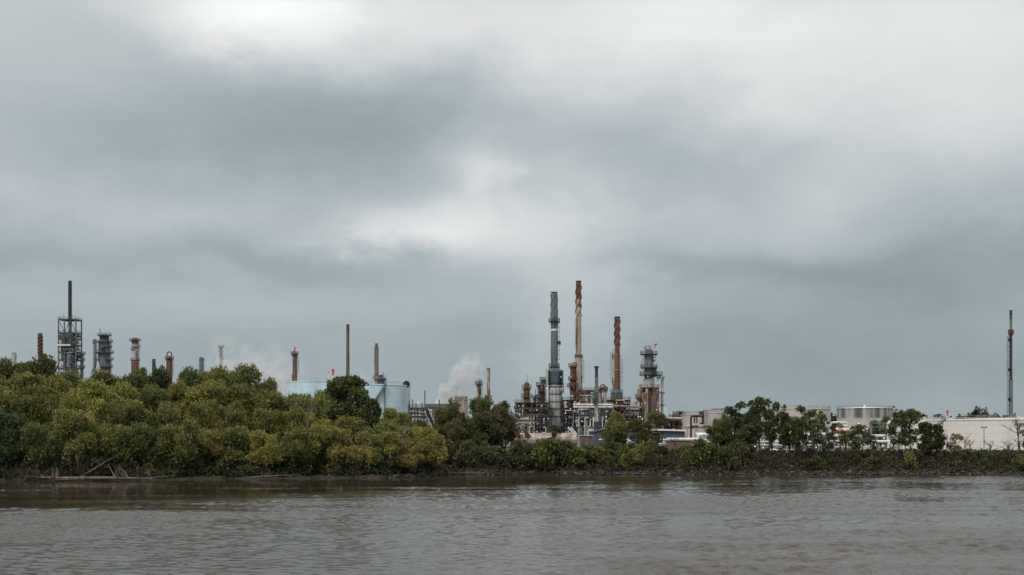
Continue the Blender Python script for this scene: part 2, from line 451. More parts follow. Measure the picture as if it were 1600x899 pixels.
for i in range(len(xs) - 1):
    for k in range(n - 1):
        mb.f.append((i * n + k, (i + 1) * n + k, (i + 1) * n + k + 1, i * n + k + 1)); mb.m.append(0); mb.s.append(True)
o = mb.build('ground', yard_mat()); o['kind'] = 'structure'
# ------------------------------------------------------------------ trees
def leaf_mesh(name, P, Dr, per, length, size, rs, spread=.24, tint_up=True):
    """sprigs of small leaf faces; P points, Dr sprig directions"""
    n = len(P); P = np.repeat(P, per, 0); Dr = np.repeat(Dr, per, 0)
    N = n * per
    t = rs.rand(N, 1) * length
    jit = rs.randn(N, 3) * spread
    pos = P + Dr * t + jit * (.35 + .65 * rs.rand(N, 1))
    a = Dr * .7 + rs.randn(N, 3) * .55; a /= np.linalg.norm(a, axis=1, keepdims=True)
    r = rs.randn(N, 3); b = np.cross(a, r); b /= np.linalg.norm(b, axis=1, keepdims=True) + 1e-6
    L = size * (.6 + .8 * rs.rand(N, 1)); W = L * (.38 + .25 * rs.rand(N, 1))
    nrm = np.cross(a, b) * L * .12
    V = np.stack([pos, pos + a * L * .55 + b * W + nrm, pos + a * L, pos + a * L * .55 - b * W + nrm], 1).reshape(-1, 3)
    me = bpy.data.meshes.new(name)
    me.vertices.add(4 * N); me.vertices.foreach_set('co', V.astype(np.float32).ravel())
    me.loops.add(4 * N); me.loops.foreach_set('vertex_index', np.arange(4 * N, dtype=np.int32))
    me.polygons.add(N); me.polygons.foreach_set('loop_start', np.arange(0, 4 * N, 4, dtype=np.int32))
    me.polygons.foreach_set('loop_total', np.full(N, 4, np.int32))
    at = me.attributes.new('tint', 'FLOAT', 'FACE')
    tn = np.repeat(rs.rand(n), per) * .6 + rs.rand(N) * .4
    at.data.foreach_set('value', tn.astype(np.float32))
    me.materials.append(LEAF); me.update(calc_edges=True)
    return me

def limb(mb, p, q, r0, r1, rd, bend=.12, n=5, seg=5):
    p = Vector(p); q = Vector(q); L = (q - p).length
    off = Vector((rd.uniform(-1, 1), rd.uniform(-1, 1), rd.uniform(-.3, .8))) * L * bend
    pts = []; rr = []
    for i in range(seg + 1):
        t = i / seg
        w_ = 4 * t * (1 - t)
        pts.append(p.lerp(q, t) + off * w_ + Vector((rd.uniform(-1, 1), rd.uniform(-1, 1), 0)) * r0 * .25)
        rr.append(r0 + (r1 - r0) * t)
    mb.tube(pts, rr, n); return pts

def tree_variant(kind, seed):
    """returns (crown mesh, trunk mesh); 20 m tall, about 12 m wide"""
    rd = random.Random(seed); rs = np.random.RandomState(seed)
    H = {'low_maple': 12.0, 'bush': 8.0, 'low_open': 13.0}.get(kind, 20.0); lobes = []
    if kind == 'low_maple':
        for i in range(17):
            t = rd.uniform(.3, .86); rad = 4.6 * math.sqrt(max(.05, 1 - ((t - .5) / .5) ** 2)); a = i * 2.4 + rd.uniform(-.5, .5)
            r = rad * rd.uniform(.45, 1.05)
            lobes.append((Vector((math.cos(a) * r, math.sin(a) * r, t * H)), rd.uniform(.8, 2.0)))
        per, size, length, dens, inner, up = 9, .32, 1.35, 18, .1, .75
    elif kind == 'low_open':
        for i in range(13):
            t = rd.uniform(.36, .93); rad = 4.9 * math.sqrt(max(.05, 1 - ((t - .62) / .5) ** 2)); a = i * 2.4 + rd.uniform(-.6, .6)
            r = rad * rd.uniform(.4, 1.05)
            lobes.append((Vector((math.cos(a) * r, math.sin(a) * r, t * H)), rd.uniform(.55, 1.25)))
        per, size, length, dens, inner, up = 7, .42, .7, 10, .1, .4
    elif kind == 'maple':
        for i in range(20):
            t = rd.uniform(.16, .86); rad = 4.3 * math.sqrt(max(.05, 1 - ((t - .42) / .56) ** 2)); a = i * 2.4 + rd.uniform(-.5, .5)
            r = rad * rd.uniform(.55, 1.0)
            lobes.append((Vector((math.cos(a) * r, math.sin(a) * r, t * H)), rd.uniform(1.2, 2.6)))
        lobes.append((Vector((rd.uniform(-1, 1), rd.uniform(-1, 1), .87 * H)), 2.2))
        per, size, length, dens, inner, up = 9, .34, 1.5, 16, .1, .75
    elif kind == 'oak':
        for i in range(24):
            t = rd.uniform(.3, .9); rad = 4.8 * math.sqrt(max(.05, 1 - ((t - .55) / .48) ** 2)); a = i * 2.4 + rd.uniform(-.5, .5)
            r = rad * rd.uniform(.5, 1.0)
            lobes.append((Vector((math.cos(a) * r, math.sin(a) * r, t * H)), rd.uniform(1.2, 2.0)))
        per, size, length, dens, inner, up = 7, .5, .8, 15, .2, .3
    elif kind == 'open':
        for i in range(14):
            t = rd.uniform(.36, .95); rad = 4.9 * math.sqrt(max(.05, 1 - ((t - .6) / .5) ** 2)); a = i * 2.4 + rd.uniform(-.6, .6)
            r = rad * rd.uniform(.35, 1.0)
            lobes.append((Vector((math.cos(a) * r, math.sin(a) * r, t * H)), rd.uniform(.8, 1.5)))
        per, size, length, dens, inner, up = 7, .46, .8, 11, .2, .3
    elif kind == 'bush':
        for i in range(13):
            t = rd.uniform(.05, .75); rad = 5.2 * math.sqrt(max(.05, 1 - (t / .95) ** 2)); a = i * 2.4 + rd.uniform(-.5, .5)
            r = rad * rd.uniform(.2, 1.0)
            lobes.append((Vector((math.cos(a) * r, math.sin(a) * r, t * H)), rd.uniform(1.0, 2.0)))
        per, size, length, dens, inner, up = 7, .8, 1.3, 10.0, .1, .5
    elif kind in ('dead', 'shrubby'):
        per = 0
    P = []; Dd = []
    for c, r in lobes:
        n = int(dens * r * r * 4)
        d = rs.randn(n, 3); d[:, 2] = d[:, 2] * .9 + .25
        d /= np.linalg.norm(d, axis=1, keepdims=True)
        # ragged lobes: the radius varies with direction
        wob = 1 + .22 * np.sin(d[:, 0] * 5 + seed) * np.cos(d[:, 1] * 6 - seed) + .12 * np.sin(d[:, 2] * 11)
        rad = r * (.62 + .38 * rs.rand(n)) * wob
        ins = rs.rand(n) < inner; rad[ins] *= .6
        p = np.array(c)[None] + d * rad[:, None] * np.array([1.08, 1.08, .85])
        dr = d * .75 + np.array([0, 0, up]) + rs.randn(n, 3) * .25
        dr /= np.linalg.norm(dr, axis=1, keepdims=True)
        P.append(p); Dd.append(dr)
    tk = MB()
    def twig(p, d, L, r, lev):
        q = p + d * L
        limb(tk, p, q, r, r * .5, rd, .10, 4 if lev > 0 else 5, 3)
        if lev >= 3: return
        for k in range(rd.choice((2, 3, 3))):
            nd = (d + Vector((rd.uniform(-1, 1), rd.uniform(-1, 1), rd.uniform(-.15, .7))) * .75).normalized()
            twig(p.lerp(q, rd.uniform(.45, 1)), nd, L * rd.uniform(.5, .75), r * .5, lev + 1)
    if kind == 'dead':
        limb(tk, (0, 0, -.5), (rd.uniform(-.6, .6), 0, 11), .32, .2, rd, .03, 7, 6)
        for k in range(7):
            z = rd.uniform(5, 11.5)
            twig(Vector((0, 0, z)), Vector((rd.uniform(-1, 1), rd.uniform(-1, 1), rd.uniform(.6, 1.6))).normalized(), rd.uniform(3.5, 5), .16, 1)
        crown = None
    elif kind == 'shrubby':
        for k in range(9):
            twig(Vector((rd.uniform(-2, 2), rd.uniform(-2, 2), -.3)), Vector((rd.uniform(-.8, .8), rd.uniform(-.8, .8), 1)).normalized(), rd.uniform(7, 10), .17, 0)
        crown = None
    else:
        fork = rd.uniform(.16, .3) * H
        lean = Vector((rd.uniform(-.7, .7), rd.uniform(-.5, .5), 0))
        top = Vector((lean.x * 2, lean.y * 2, .62 * H))
        base_r = .36 if kind != 'bush' else .3
        main = limb(tk, (0, 0, -.5), top, base_r, .14, rd, .03, 7, 8)
        for c, r in lobes:
            t = max(.12, min(.95, (c.z - 1.2 * math.hypot(c.x, c.y) - 2.0) / top.z))
            i = min(len(main) - 1, int(t * 8)); s = main[i]
            pts = limb(tk, s, c, .13 if kind != 'bush' else .2, .05, rd, .08, 5, 5)
            for k in range(4):
                d = Vector((rd.uniform(-1, 1), rd.uniform(-1, 1), rd.uniform(-.3, 1))).normalized()
                limb(tk, pts[rd.choice((3, 4, 5))], c + d * r * .95, .05, .02, rd, .1, 4, 3)
        crown = leaf_mesh(kind + '_crown', np.concatenate(P), np.concatenate(Dd), per, length, size, rs, .13)
    me = bpy.data.meshes.new(kind + '_trunk'); me.from_pydata(tk.v, [], tk.f)
    me.polygons.foreach_set('use_smooth', tk.s)
    me.materials.append(MT['bark'] if kind != 'dead' else MT['barkpale']); me.update()
    return crown, me

VAR = {k: [tree_variant(k, 10 * i + j) for j in range(n)] for i, (k, n) in enumerate((('maple', 6), ('oak', 3), ('open', 4), ('bush', 5), ('dead', 4), ('shrubby', 4), ('low_maple', 6), ('low_open', 5)))}
COL = dict(olive=(.180, .178, .075), yellow=(.225, .220, .082), gold=(.29, .25, .085), ochre=(.27, .22, .09), dark=(.088, .108, .058), green=(.125, .138, .064),
           grey=(.12, .115, .078), brown=(.11, .088, .062))
CN = dict(olive='olive green', yellow='yellow green', gold='golden yellow', ochre='ochre brown', dark='dark green', green='mid green', grey='dull grey green', brown='rusty brown')
rt = random.Random(77)
def plant_tree(kind, px, top, wpx, D, col, label, name, cat, group, z0=None, lean=0, var=None):
    x = X(px, D); z = ground_z(x, D) if z0 is None else z0
    h = Z(top, D) - z; wm = M(wpx, D)
    if kind in ('maple', 'open') and h < 1.55 * wm: kind = 'low_' + kind
    H0 = {'low_maple': 12.0, 'bush': 8.0, 'low_open': 13.0}.get(kind, 20.0)
    vs = VAR[kind]; v = vs[rt.randrange(len(vs)) if var is None else var]
    root = thing(name, label, cat, (x, D, z), group, px=px)
    rz = rt.uniform(0, 6.28); sz = h / H0; sx = wm / 12.6
    if kind in ('dead', 'shrubby'): sz = h / 19.0; sx = wm / 9
    for nm, me in (('crown', v[0]), ('trunk' if kind not in ('bush', 'shrubby') else 'stems', v[1])):
        if me is None: continue
        o = bpy.data.objects.new(nm, me); C.objects.link(o); o.parent = root
        o.rotation_euler = (0, 0, rz); o.scale = (sx, sx, sz)
        if nm == 'crown':
            c = COL[col]; k = rt.uniform(.85, 1.15); hsh = rt.uniform(.93, 1.07)
            o.color = (c[0] * k * hsh, c[1] * k, c[2] * k, 1)
        else: o.color = (1, 1, 1, 1)
    if lean: root.rotation_euler = (0, lean, 0)
    return root

# landmarks behind the left wood and along the right bank, for telling trees apart in words
LM = [(-40, 'at the left edge of the wood'), (22, 'below the small grey stack'), (64, 'below the rusty spiral stack'), (109, 'below the tall thin-stack tower'),
      (161, 'below the round-port tower'), (211, 'below the grey and rust column'), (264, 'below the ring-topped column'),
      (314, 'below the short faded column'), (345, 'below the faint far tower'), (400, 'below the drifting steam'), (460, 'below the red-topped column'), (521, 'below the red windsock'),
      (543, 'below the plain brown stack'), (588, 'below the wavy beige stack'), (625, 'below the blue tank end'), (668, 'beside the slanting grey gallery'),
      (715, 'below the rising steam'), (748, 'below the olive column'), (775, 'right of the thin pale stack'), (822, 'below the small rust column'), (866, 'below the big grey stack'),
      (904, 'below the tallest spiral stack'), (932, 'beside the thin grey stack'), (964, 'below the rusty red stack'), (1013, 'below the column with the flag'),
      (1060, 'below the low pipe racks'), (1110, 'below the off-white square tank'), (1150, 'by the big bank tree'), (1187, 'by the two-stemmed bank tree'), (1245, 'below the beige tank'), (1300, 'by the left pipe loop'), (1350, 'below the blackened tank'),
      (1390, 'by the right pipe loop'), (1430, 'left of the tank stairs'), (1479, 'below the tank stairs'), (1516, 'by the pale dead trunk'), (1537, 'below the lamp post'), (1579, 'below the tall flare stack'), (1640, 'at the right edge of the bank')]
def near(px): return min(LM, key=lambda a: abs(a[0] - px))[1]

G1 = 'maples of the left wood'
rows = {
 'back': (58, [(-35, 572, 80, 'olive'), (12, 563, 70, 'green'), (62, 560, 85, 'green'), (112, 582, 70, 'olive'), (163, 582, 75, 'olive'), (216, 580, 60, 'green'), (255, 577, 66, 'dark'),
   (298, 578, 64, 'green'), (336, 576, 66, 'olive'), (380, 573, 95, 'olive'), (418, 594, 50, 'olive'), (455, 617, 54, 'olive'), (500, 612, 56, 'olive'), (600, 641, 70, 'olive'), (645, 655, 60, 'green')]),
 'third': (40, [(-10, 588, 85, 'olive'), (40, 584, 85, 'olive'), (88, 590, 80, 'olive'), (140, 596, 85, 'yellow'), (190, 600, 80, 'yellow'), (238, 603, 70, 'olive'), (282, 600, 60, 'yellow'),
   (326, 597, 84, 'yellow'), (374, 603, 80, 'olive'), (424, 614, 70, 'olive'), (472, 618, 70, 'olive'), (518, 620, 80, 'olive'), (566, 640, 84, 'olive'), (620, 648, 70, 'olive'), (658, 668, 50, 'olive')]),
 'second': (23, [(18, 610, 95, 'olive'), (74, 617, 90, 'green'), (130, 612, 84, 'yellow'), (200, 628, 84, 'olive'), (255, 634, 80, 'olive'), (310, 624, 84, 'yellow'), (365, 632, 74, 'olive'),
   (412, 640, 70, 'olive'), (455, 640, 60, 'yellow'), (492, 648, 66, 'gold'), (540, 655, 74, 'olive'), (590, 662, 74, 'olive'), (640, 668, 62, 'yellow')]),
 'front': (5, [(-25, 640, 84, 'dark'), (18, 650, 76, 'dark'), (62, 660, 64, 'green'), (122, 646, 88, 'olive'), (170, 662, 76, 'yellow'), (232, 664, 82, 'green'), (285, 658, 76, 'olive'), (325, 672, 60, 'ochre'),
   (372, 668, 66, 'olive'), (415, 676, 64, 'gold'), (458, 672, 66, 'olive'), (505, 668, 70, 'yellow'), (550, 670, 66, 'ochre'), (600, 677, 70, 'yellow'), (640, 690, 60, 'ochre')])}
for rn, (off, lst) in rows.items():
    for px, top, wpx, col in lst:
        D0 = 203 + max(0, min(1, px / 655)) * 22 + off + rt.uniform(-2.5, 2.5)
        where = {'back': 'on the wood skyline', 'third': 'high in the wood', 'second': 'midway down the wood', 'front': 'at the left waterline'}[rn]
        plant_tree('maple', px, top, wpx * .98, D0, col, f'{CN[col]} maple {where}, {near(px)}', 'maple_tree', 'tree', G1)
plant_tree('oak', 543, 587, 84, 262, 'green', 'dark green oak standing above the left wood in front of the pale blue tank', 'oak_tree', 'tree', None)
plant_tree('oak', 578, 618, 40, 258, 'dark', 'smaller dark green oak right beside the big oak, before the blue tank', 'oak_tree', 'tree', None)
plant_tree('maple', 662, 672, 66, 232, 'gold', 'golden maple leaning right over the water at the tip of the left wood', 'maple_tree', 'tree', G1, lean=R(16))
plant_tree('dead', 480, 597, 22, 240, 'olive', 'bare dark dead tree standing up from the left wood below the blue tank', 'dead_tree', 'tree', None)
plant_tree('dead', 466, 590, 16, 246, 'olive', 'thin bare dead tree just left of the taller dead tree', 'dead_tree', 'tree', None)
plant_tree('dead', 630, 640, 34, 236, 'olive', 'small bare tree in front of the right part of the blue tank', 'dead_tree', 'tree', None)

# right bank trees: (kind, px, top, width, colour, extra distance)
RB = [('maple', 702, 634, 52, 'green', 14), ('open', 722, 622, 64, 'dark', 18), ('maple', 748, 618, 62, 'green', 16), ('maple', 784, 630, 58, 'grey', 14), ('maple', 712, 655, 34, 'grey', 8), ('open', 690, 640, 40, 'green', 20),
      ('maple', 765, 645, 60, 'grey', 9),
      ('open', 866, 664, 26, 'grey', 8), ('open', 815, 676, 34, 'brown', 8), ('maple', 962, 645, 46, 'olive', 12), ('open', 1022, 644, 46, 'green', 6), ('maple', 998, 655, 34, 'green', 10),
      ('open', 948, 672, 30, 'green', 6),
      ('open', 1146, 628, 56, 'dark', 9), ('maple', 1128, 655, 50, 'green', 7), ('open', 1188, 622, 48, 'dark', 7), ('oak', 1162, 664, 46, 'dark', 5), ('open', 1172, 640, 34, 'brown', 12),
      ('open', 1222, 627, 34, 'green', 9), ('open', 1262, 634, 50, 'green', 8), ('open', 1206, 648, 30, 'green', 10), ('open', 1250, 655, 34, 'dark', 5), ('open', 1116, 664, 34, 'green', 4), ('open', 1296, 664, 26, 'grey', 5), ('open', 1362, 676, 24, 'grey', 4), ('maple', 1236, 652, 46, 'green', 12), ('open', 1277, 640, 36, 'green', 6), ('open', 1320, 660, 34, 'green', 10), ('open', 1343, 664, 34, 'green', 5),
      ('maple', 1378, 652, 42, 'green', 60), ('open', 1405, 652, 44, 'dark', 5), ('open', 1421, 640, 42, 'green', 7), ('oak', 1454, 660, 46, 'dark', 6), ('open', 1493, 679, 32, 'ochre', 5), ('open', 1334, 674, 26, 'brown', 6), ('open', 1610, 668, 40, 'green', 6)]
for kind, px, top, wpx, col, dD in RB:
    nm = {'maple': 'leafy', 'oak': 'dense', 'open': 'open-crowned'}[kind]
    plant_tree(kind, px, top, wpx * .98, 242 + dD, col, f'{nm} {CN[col]} tree, {near(px)}', 'riverside_tree', 'tree', 'trees along the far bank')
for px, top, wpx in ((1516, 680, 22), (1508, 668, 20), (1547, 682, 34), (1575, 684, 38), (1592, 678, 40), (1590, 640, 40), (884, 668, 30), (1002, 672, 24), (1056, 678, 30), (1367, 690, 24)):
    plant_tree('dead', px, top, wpx, 250 if top != 640 else 262, 'olive', f'leafless {"slender" if wpx < 23 else "spreading"} tree on the bank, {near(px)}', 'dead_tree', 'tree', 'bare trees along the far bank')
# shrubs crowding the far bank
px = 668
while px < 1625:
    if px < 1060: top = rt.uniform(686, 712); wp = rt.uniform(26, 44)
    elif px < 1180: top = rt.uniform(688, 722); wp = rt.uniform(22, 44)
    else: top = rt.uniform(702, 730); wp = rt.uniform(14, 30)
    if 1030 < px < 1068 or 1176 < px < 1192: top = 724
    dD = rt.uniform(2.5, 9)
    col = rt.choice(('green', 'grey', 'brown', 'brown', 'grey') if px > 1050 else ('green', 'green', 'dark', 'dark', 'olive', 'grey'))
    plant_tree('bush', px, top, wp, 240 + dD, col, f'{CN[col]} shrub on the bank, {near(px)}', 'shrub', 'shrub', 'leafy shrubs along the far bank')
    px += rt.uniform(8, 15)
px = 672
while px < 1625:
    top = rt.uniform(700, 722) if px > 1050 else rt.uniform(696, 716)
    plant_tree('shrubby', px, top, rt.uniform(14, 30), 240 + rt.uniform(2, 8), 'grey', f'bare twiggy shrub on the bank, {near(px)}', 'bare_shrub', 'shrub', 'leafless shrubs along the far bank')
    px += rt.uniform(7, 15)
for px, top, wp, col in ((1096, 688, 52, 'green'), (1080, 700, 36, 'green'), (1527, 704, 22, 'dark'), (1422, 706, 26, 'olive'), (1545, 708, 20, 'dark'), (1600, 712, 30, 'olive'), (985, 705, 40, 'olive'), (940, 700, 30, 'olive'), (900, 700, 50, 'green'), (850, 690, 60, 'green'), (812, 690, 40, 'grey'), (878, 688, 44, 'dark'), (820, 696, 50, 'dark'), (770, 698, 50, 'dark'), (725, 704, 50, 'grey'), (692, 690, 36, 'grey')):
    plant_tree('bush', px, top, wp, 244, col, f'large {CN[col]} shrub on the bank, {near(px)}', 'shrub', 'shrub', 'leafy shrubs along the far bank')
# low growth and snags at the foot of the left wood
px = -20
while px < 668:
    D0 = 203 + max(0, min(1, px / 655)) * 22 + rt.uniform(3, 9)
    if rt.random() < .5:
        col = rt.choice(('dark', 'dark', 'green', 'olive'))
        plant_tree('bush', px, rt.uniform(712, 732), rt.uniform(18, 34), D0, col, f'low {CN[col]} shrub by the water, {near(px)}', 'shrub', 'shrub', 'low shrubs under the left wood')
    else:
        plant_tree('shrubby', px, rt.uniform(716, 732), rt.uniform(16, 30), D0 - 3, 'grey', f'bare twiggy shrub by the water, {near(px)}', 'bare_shrub', 'shrub', 'bare shrubs under the left wood')
    px += rt.uniform(14, 24)

def stuff_sprigs(name, pts, per, length, size, col, label, seed, spread=.3):
    rs = np.random.RandomState(seed); P = np.array(pts); D_ = rs.randn(len(P), 3) * .5 + np.array([0, 0, 1.0])
    D_ /= np.linalg.norm(D_, axis=1, keepdims=True)
    me = leaf_mesh(name, P, D_, per, length, size, rs, spread)
    o = bpy.data.objects.new(name, me); C.objects.link(o); o.color = (*col, 1)
    o['kind'] = 'stuff'; o['label'] = label; o['category'] = 'undergrowth'
rp = random.Random(5)
pts = []
for i in range(7500):
    x = rp.uniform(-18, 118); d = rp.uniform(.8, 13); y = bank_y(x) + d; pts.append((x, y, ground_z(x, y)))
stuff_sprigs('weeds', pts, 7, 1.1, .34, (.066, .057, .041), 'brown and green weeds covering the slope of the far bank', 3)
pts = []
for i in range(6500):
    x = rp.uniform(-125, -16); d = .7 + abs(rp.gauss(0, 14)); y = bank_y(x) + d; pts.append((x, y, ground_z(x, y) + rp.uniform(0, .3)))
stuff_sprigs('forest_undergrowth', pts, 7, 1.3, .42, (.04, .05, .022), 'dark undergrowth on the floor of the left wood', 4, .5)

# far wood beyond the tanks
pts = []; rs = np.random.RandomState(8)
for i in range(170):
    px = rp.uniform(1030, 1700); D0 = rp.uniform(800, 860)
    h = rp.uniform(14.5, 18) + 2 * math.sin(px * .05) + (3 if rp.random() < .2 else 0)
    wd = rp.uniform(3, 6); x = X(px, D0)
    for k in range(120):
        a = rp.uniform(0, 6.28); t = rp.random(); r = wd * math.sqrt(rp.random()) * math.sqrt(max(.05, 1 - (t - .4) ** 2 * 2.4))
        pts.append((x + r * math.cos(a), D0 + r * math.sin(a), 4 + t * h))
stuff_sprigs('distant_wood', pts, 4, 1.6, 1.5, (.038, .052, .028), 'dark line of far trees on the horizon beyond the white tanks', 9, .8)

# rocks of the far bank
def rock(mb, c, s, rd, mat):
    vs = []; k0 = rd.uniform(0, 6.28)
    for lat, n in ((-.6, 5), (.15, 6), (.75, 4)):
        for k in range(n):
            a = k0 + 6.283 * k / n + lat; r = math.cos(lat) * rd.uniform(.75, 1.2)
            vs.append((c[0] + s[0] * r * math.cos(a), c[1] + s[1] * r * math.sin(a), c[2] + s[2] * math.sin(lat) * rd.uniform(.8, 1.2)))
    fs = []
    for k in range(6): fs.append((5 + k, 5 + (k + 1) % 6, (int(k * 5 / 6) + 1) % 5 if int((k + 1) * 5 / 6) > int(k * 5 / 6) else int(k * 5 / 6)))
    for k in range(5): fs.append((k, 5 + int((k + 1) * 6 / 5) % 6, (k + 1) % 5))
    for k in range(6): fs.append((5 + k, 5 + (k + 1) % 6, 11 + int(k * 4 / 6)))
    for k in range(4): fs.append((11 + k, 5 + int((k + 1) * 6 / 4) % 6, 11 + (k + 1) % 4))
    fs.append((11, 12, 13, 14)); fs.append((4, 3, 2, 1, 0))
    mb.add(vs, fs, mat)
mb = MB()
for i in range(4200):
    x = rp.uniform(-24, 125); d = abs(rp.gauss(0, 2.6)) - .3
    if d > 9: continue
    y = bank_y(x) + d; s = rp.uniform(.14, .38) * (1.5 if rp.random() < .06 else 1)
    rock(mb, (x, y, max(.02, ground_z(x, y)) + s * .2), (s * 1.2, s, s * .7), rp, rp.choice((0, 0, 0, 0, 0, 1, 1, 1, 1, 2)))
stone = [weathered('dark wet stone', (.035, .032, .028), (.02, .019, .017), .5, 1, 0, .8), weathered('grey stone', (.075, .068, .06), (.04, .036, .032), .5, 1, 0, .9), weathered('pale stone', (.17, .155, .14), (.08, .07, .06), .5, 1, 0, .9)]
o = mb.build('riprap', stone); o['kind'] = 'stuff'; o['label'] = 'grey stones lining the foot of the far bank'; o['category'] = 'rocks'

# driftwood and fallen trees of the left bank
def fallen(name, label, px, D, L, r, ang, seed, nb=10, root=False, rise=0, z0=.35, bl=3):
    rd = random.Random(seed); t = thing(name, label, 'fallen tree', (X(px, D), D, z0), 'fallen trees on the left bank', px=px)
    d = Vector((math.cos(ang), math.sin(ang), rise)).normalized(); tk = MB()
    main = limb(tk, (0, 0, 0), d * L, r, r * .35, rd, .02, 7, 8)
    tk.build('trunk', MT['wood'], t)
    for k in range(nb):
        tk = MB(); s = main[rd.randrange(2, 9)]
        dv = Vector((rd.uniform(-.9, .9), rd.uniform(-.6, .6), rd.uniform(.05, 1))).normalized()
        p = s; rr = r * .3
        pts = limb(tk, s, s + dv * bl * rd.uniform(.5, 1), rr, rr * .3, rd, .15, 4, 4)
        for q in range(3): limb(tk, pts[rd.choice((2, 3))], pts[3] + Vector((rd.uniform(-1, 1), rd.uniform(-1, 1), rd.uniform(-.2, 1))) * bl * .35, rr * .4, rr * .15, rd, .15, 4, 3)
        tk.build('branch', MT['wood'], t)
    if root:
        for k in range(9):
            tk = MB(); a = k * .7 + rd.uniform(-.3, .3)
            e = Vector((rd.uniform(-.6, .3), math.cos(a) * 1.0, .2 + abs(math.sin(a)) * rd.uniform(1.0, 2.4)))
            limb(tk, (0, 0, 0), e, r * .5, .03, rd, .25, 5, 4); tk.build('root', MT['wood'], t)
    return t
fallen('fallen_tree', 'long grey fallen trunk lying at the waterline with upturned roots', 86, 203.2, 17, .42, .06, 1, 8, True, z0=.45)
fallen('fallen_tree', 'tangled grey driftwood branches left of the upturned roots', 84, 205, 6, .22, 3.05, 2, 14, False, .04, .6, 2.4)
fallen('fallen_tree', 'slanting dead trunk propped up behind the long fallen trunk', 128, 207.5, 7.5, .16, .25, 3, 6, False, .62, .8, 2)
fallen('fallen_tree', 'thin fallen branch trailing into the water below the ring-topped column', 205, 206.5, 8, .13, .1, 4, 8, False, .08, .3, 2)
fallen('fallen_tree', 'low fallen branch by the water below the red-topped column', 392, 213.5, 9, .16, .08, 5, 9, False, .05, .35, 2)
fallen('fallen_tree', 'snag at the waterline by the tip of the left wood', 700, 238.5, 9, .14, .05, 6, 7, False, .02, .35, 1.6)
# ------------------------------------------------------------------ refinery: builders
GZ = 4.0
def railing(mb, pts, z, h=1.1, mat=0, closed=False, w=.09):
    """posts with two rails round the edge of a deck"""
    P = [Vector((p[0], p[1], z)) for p in pts]
    if closed: P.append(P[0])
    for a, b in zip(P, P[1:]):
        for hh in (h, h * .55): mb.beam(a + Vector((0, 0, hh)), b + Vector((0, 0, hh)), w, w, mat)
        n = max(1, int((b - a).length / 2.2))
        for i in range(n): q = a.lerp(b, i / n); mb.beam(q, q + Vector((0, 0, h)), w, w, mat)
    return mb
def ring_platform(t, r0, r1, z, mat, a0=0, a1=360, h=1.15, name='platform', cx=0, cy=0):
    mb = MB(); n = max(6, int(20 * (a1 - a0) / 360)); full = a1 - a0 >= 359
    vs = []
    for i in range(n + (0 if full else 1)):
        a = R(a0 + (a1 - a0) * i / n); c, s = math.cos(a), math.sin(a)
        for r, zz in ((r0, z), (r1, z), (r1, z - .28), (r0, z - .28)): vs.append((cx + c * r, cy + s * r, zz))
    k = n if full else n; N = n if full else n + 1
    fs = [(i * 4 + j, ((i + 1) % N) * 4 + j, ((i + 1) % N) * 4 + (j + 1) % 4, i * 4 + (j + 1) % 4) for i in range(n) for j in range(4)]
    if not full: fs += [(0, 1, 2, 3), (n * 4 + 3, n * 4 + 2, n * 4 + 1, n * 4)]
    mb.add(vs, fs)
    pts = [(cx + math.cos(R(a0 + (a1 - a0) * i / n)) * (r1 - .08), cy + math.sin(R(a0 + (a1 - a0) * i / n)) * (r1 - .08)) for i in range(n if full else n + 1)]
    railing(mb, pts, z - .02, h, 0, full)
    # brackets
    for i in range(0, n, 3):
        a = R(a0 + (a1 - a0) * (i + .5) / n); mb.beam((cx + math.cos(a) * r1 * .97, cy + math.sin(a) * r1 * .97, z - .2), (cx + math.cos(a) * r0, cy + math.sin(a) * r0, z - 1.3), .12)
    return mb.build(name, mat, t)
def cage_ladder(t, x, y, z0, z1, mat, ang=0):
    mb = MB(); ux, uy = -math.sin(ang), math.cos(ang); ox, oy = math.cos(ang), math.sin(ang)
    for s in (-.3, .3): mb.beam((x + ux * s, y + uy * s, z0), (x + ux * s, y + uy * s, z1), .08)
    z = z0
    while z < z1: mb.beam((x - ux * .3, y - uy * .3, z), (x + ux * .3, y + uy * .3, z), .06); z += .9
    z = z0 + 2.5
    while z < z1:
        pts = [(x + ux * .4 * math.cos(q) + ox * .8 * math.sin(q), y + uy * .4 * math.cos(q) + oy * .8 * math.sin(q), z) for q in [math.pi * i / 5 for i in range(6)]]
        mb.tube(pts, .06, 4); z += 1.8
    for q in (.8, 1.57, 2.3): mb.beam((x + ux * .4 * math.cos(q) + ox * .8 * math.sin(q), y + uy * .4 * math.cos(q) + oy * .8 * math.sin(q), z0 + 2.5), (x + ux * .4 * math.cos(q) + ox * .8 * math.sin(q), y + uy * .4 * math.cos(q) + oy * .8 * math.sin(q), z - 1.8), .05)
    return mb.build('caged_ladder', mat, t)
def strakes(t, r, z0, z1, pitch, fin, mat, starts=3, thick=.16):
    for s in range(starts):
        mb = MB(); n = int((z1 - z0) / pitch * 20); vs = []
        for i in range(n + 1):
            z = z0 + (z1 - z0) * i / n; a = 6.2832 * ((z - z0) / pitch + s / starts); c, q = math.cos(a), math.sin(a)
            for rr, dz in ((r * .97, -thick / 2), (r + fin, -thick / 2), (r + fin, thick / 2), (r * .97, thick / 2)): vs.append((c * rr, q * rr, z + dz))
        fs = [(i * 4 + j, (i + 1) * 4 + j, (i + 1) * 4 + (j + 1) % 4, i * 4 + (j + 1) % 4) for i in range(n) for j in range(4)]
        fs += [(3, 2, 1, 0), (n * 4, n * 4 + 1, n * 4 + 2, n * 4 + 3)]
        mb.add(vs, fs).build('helical_strake', mat, t)
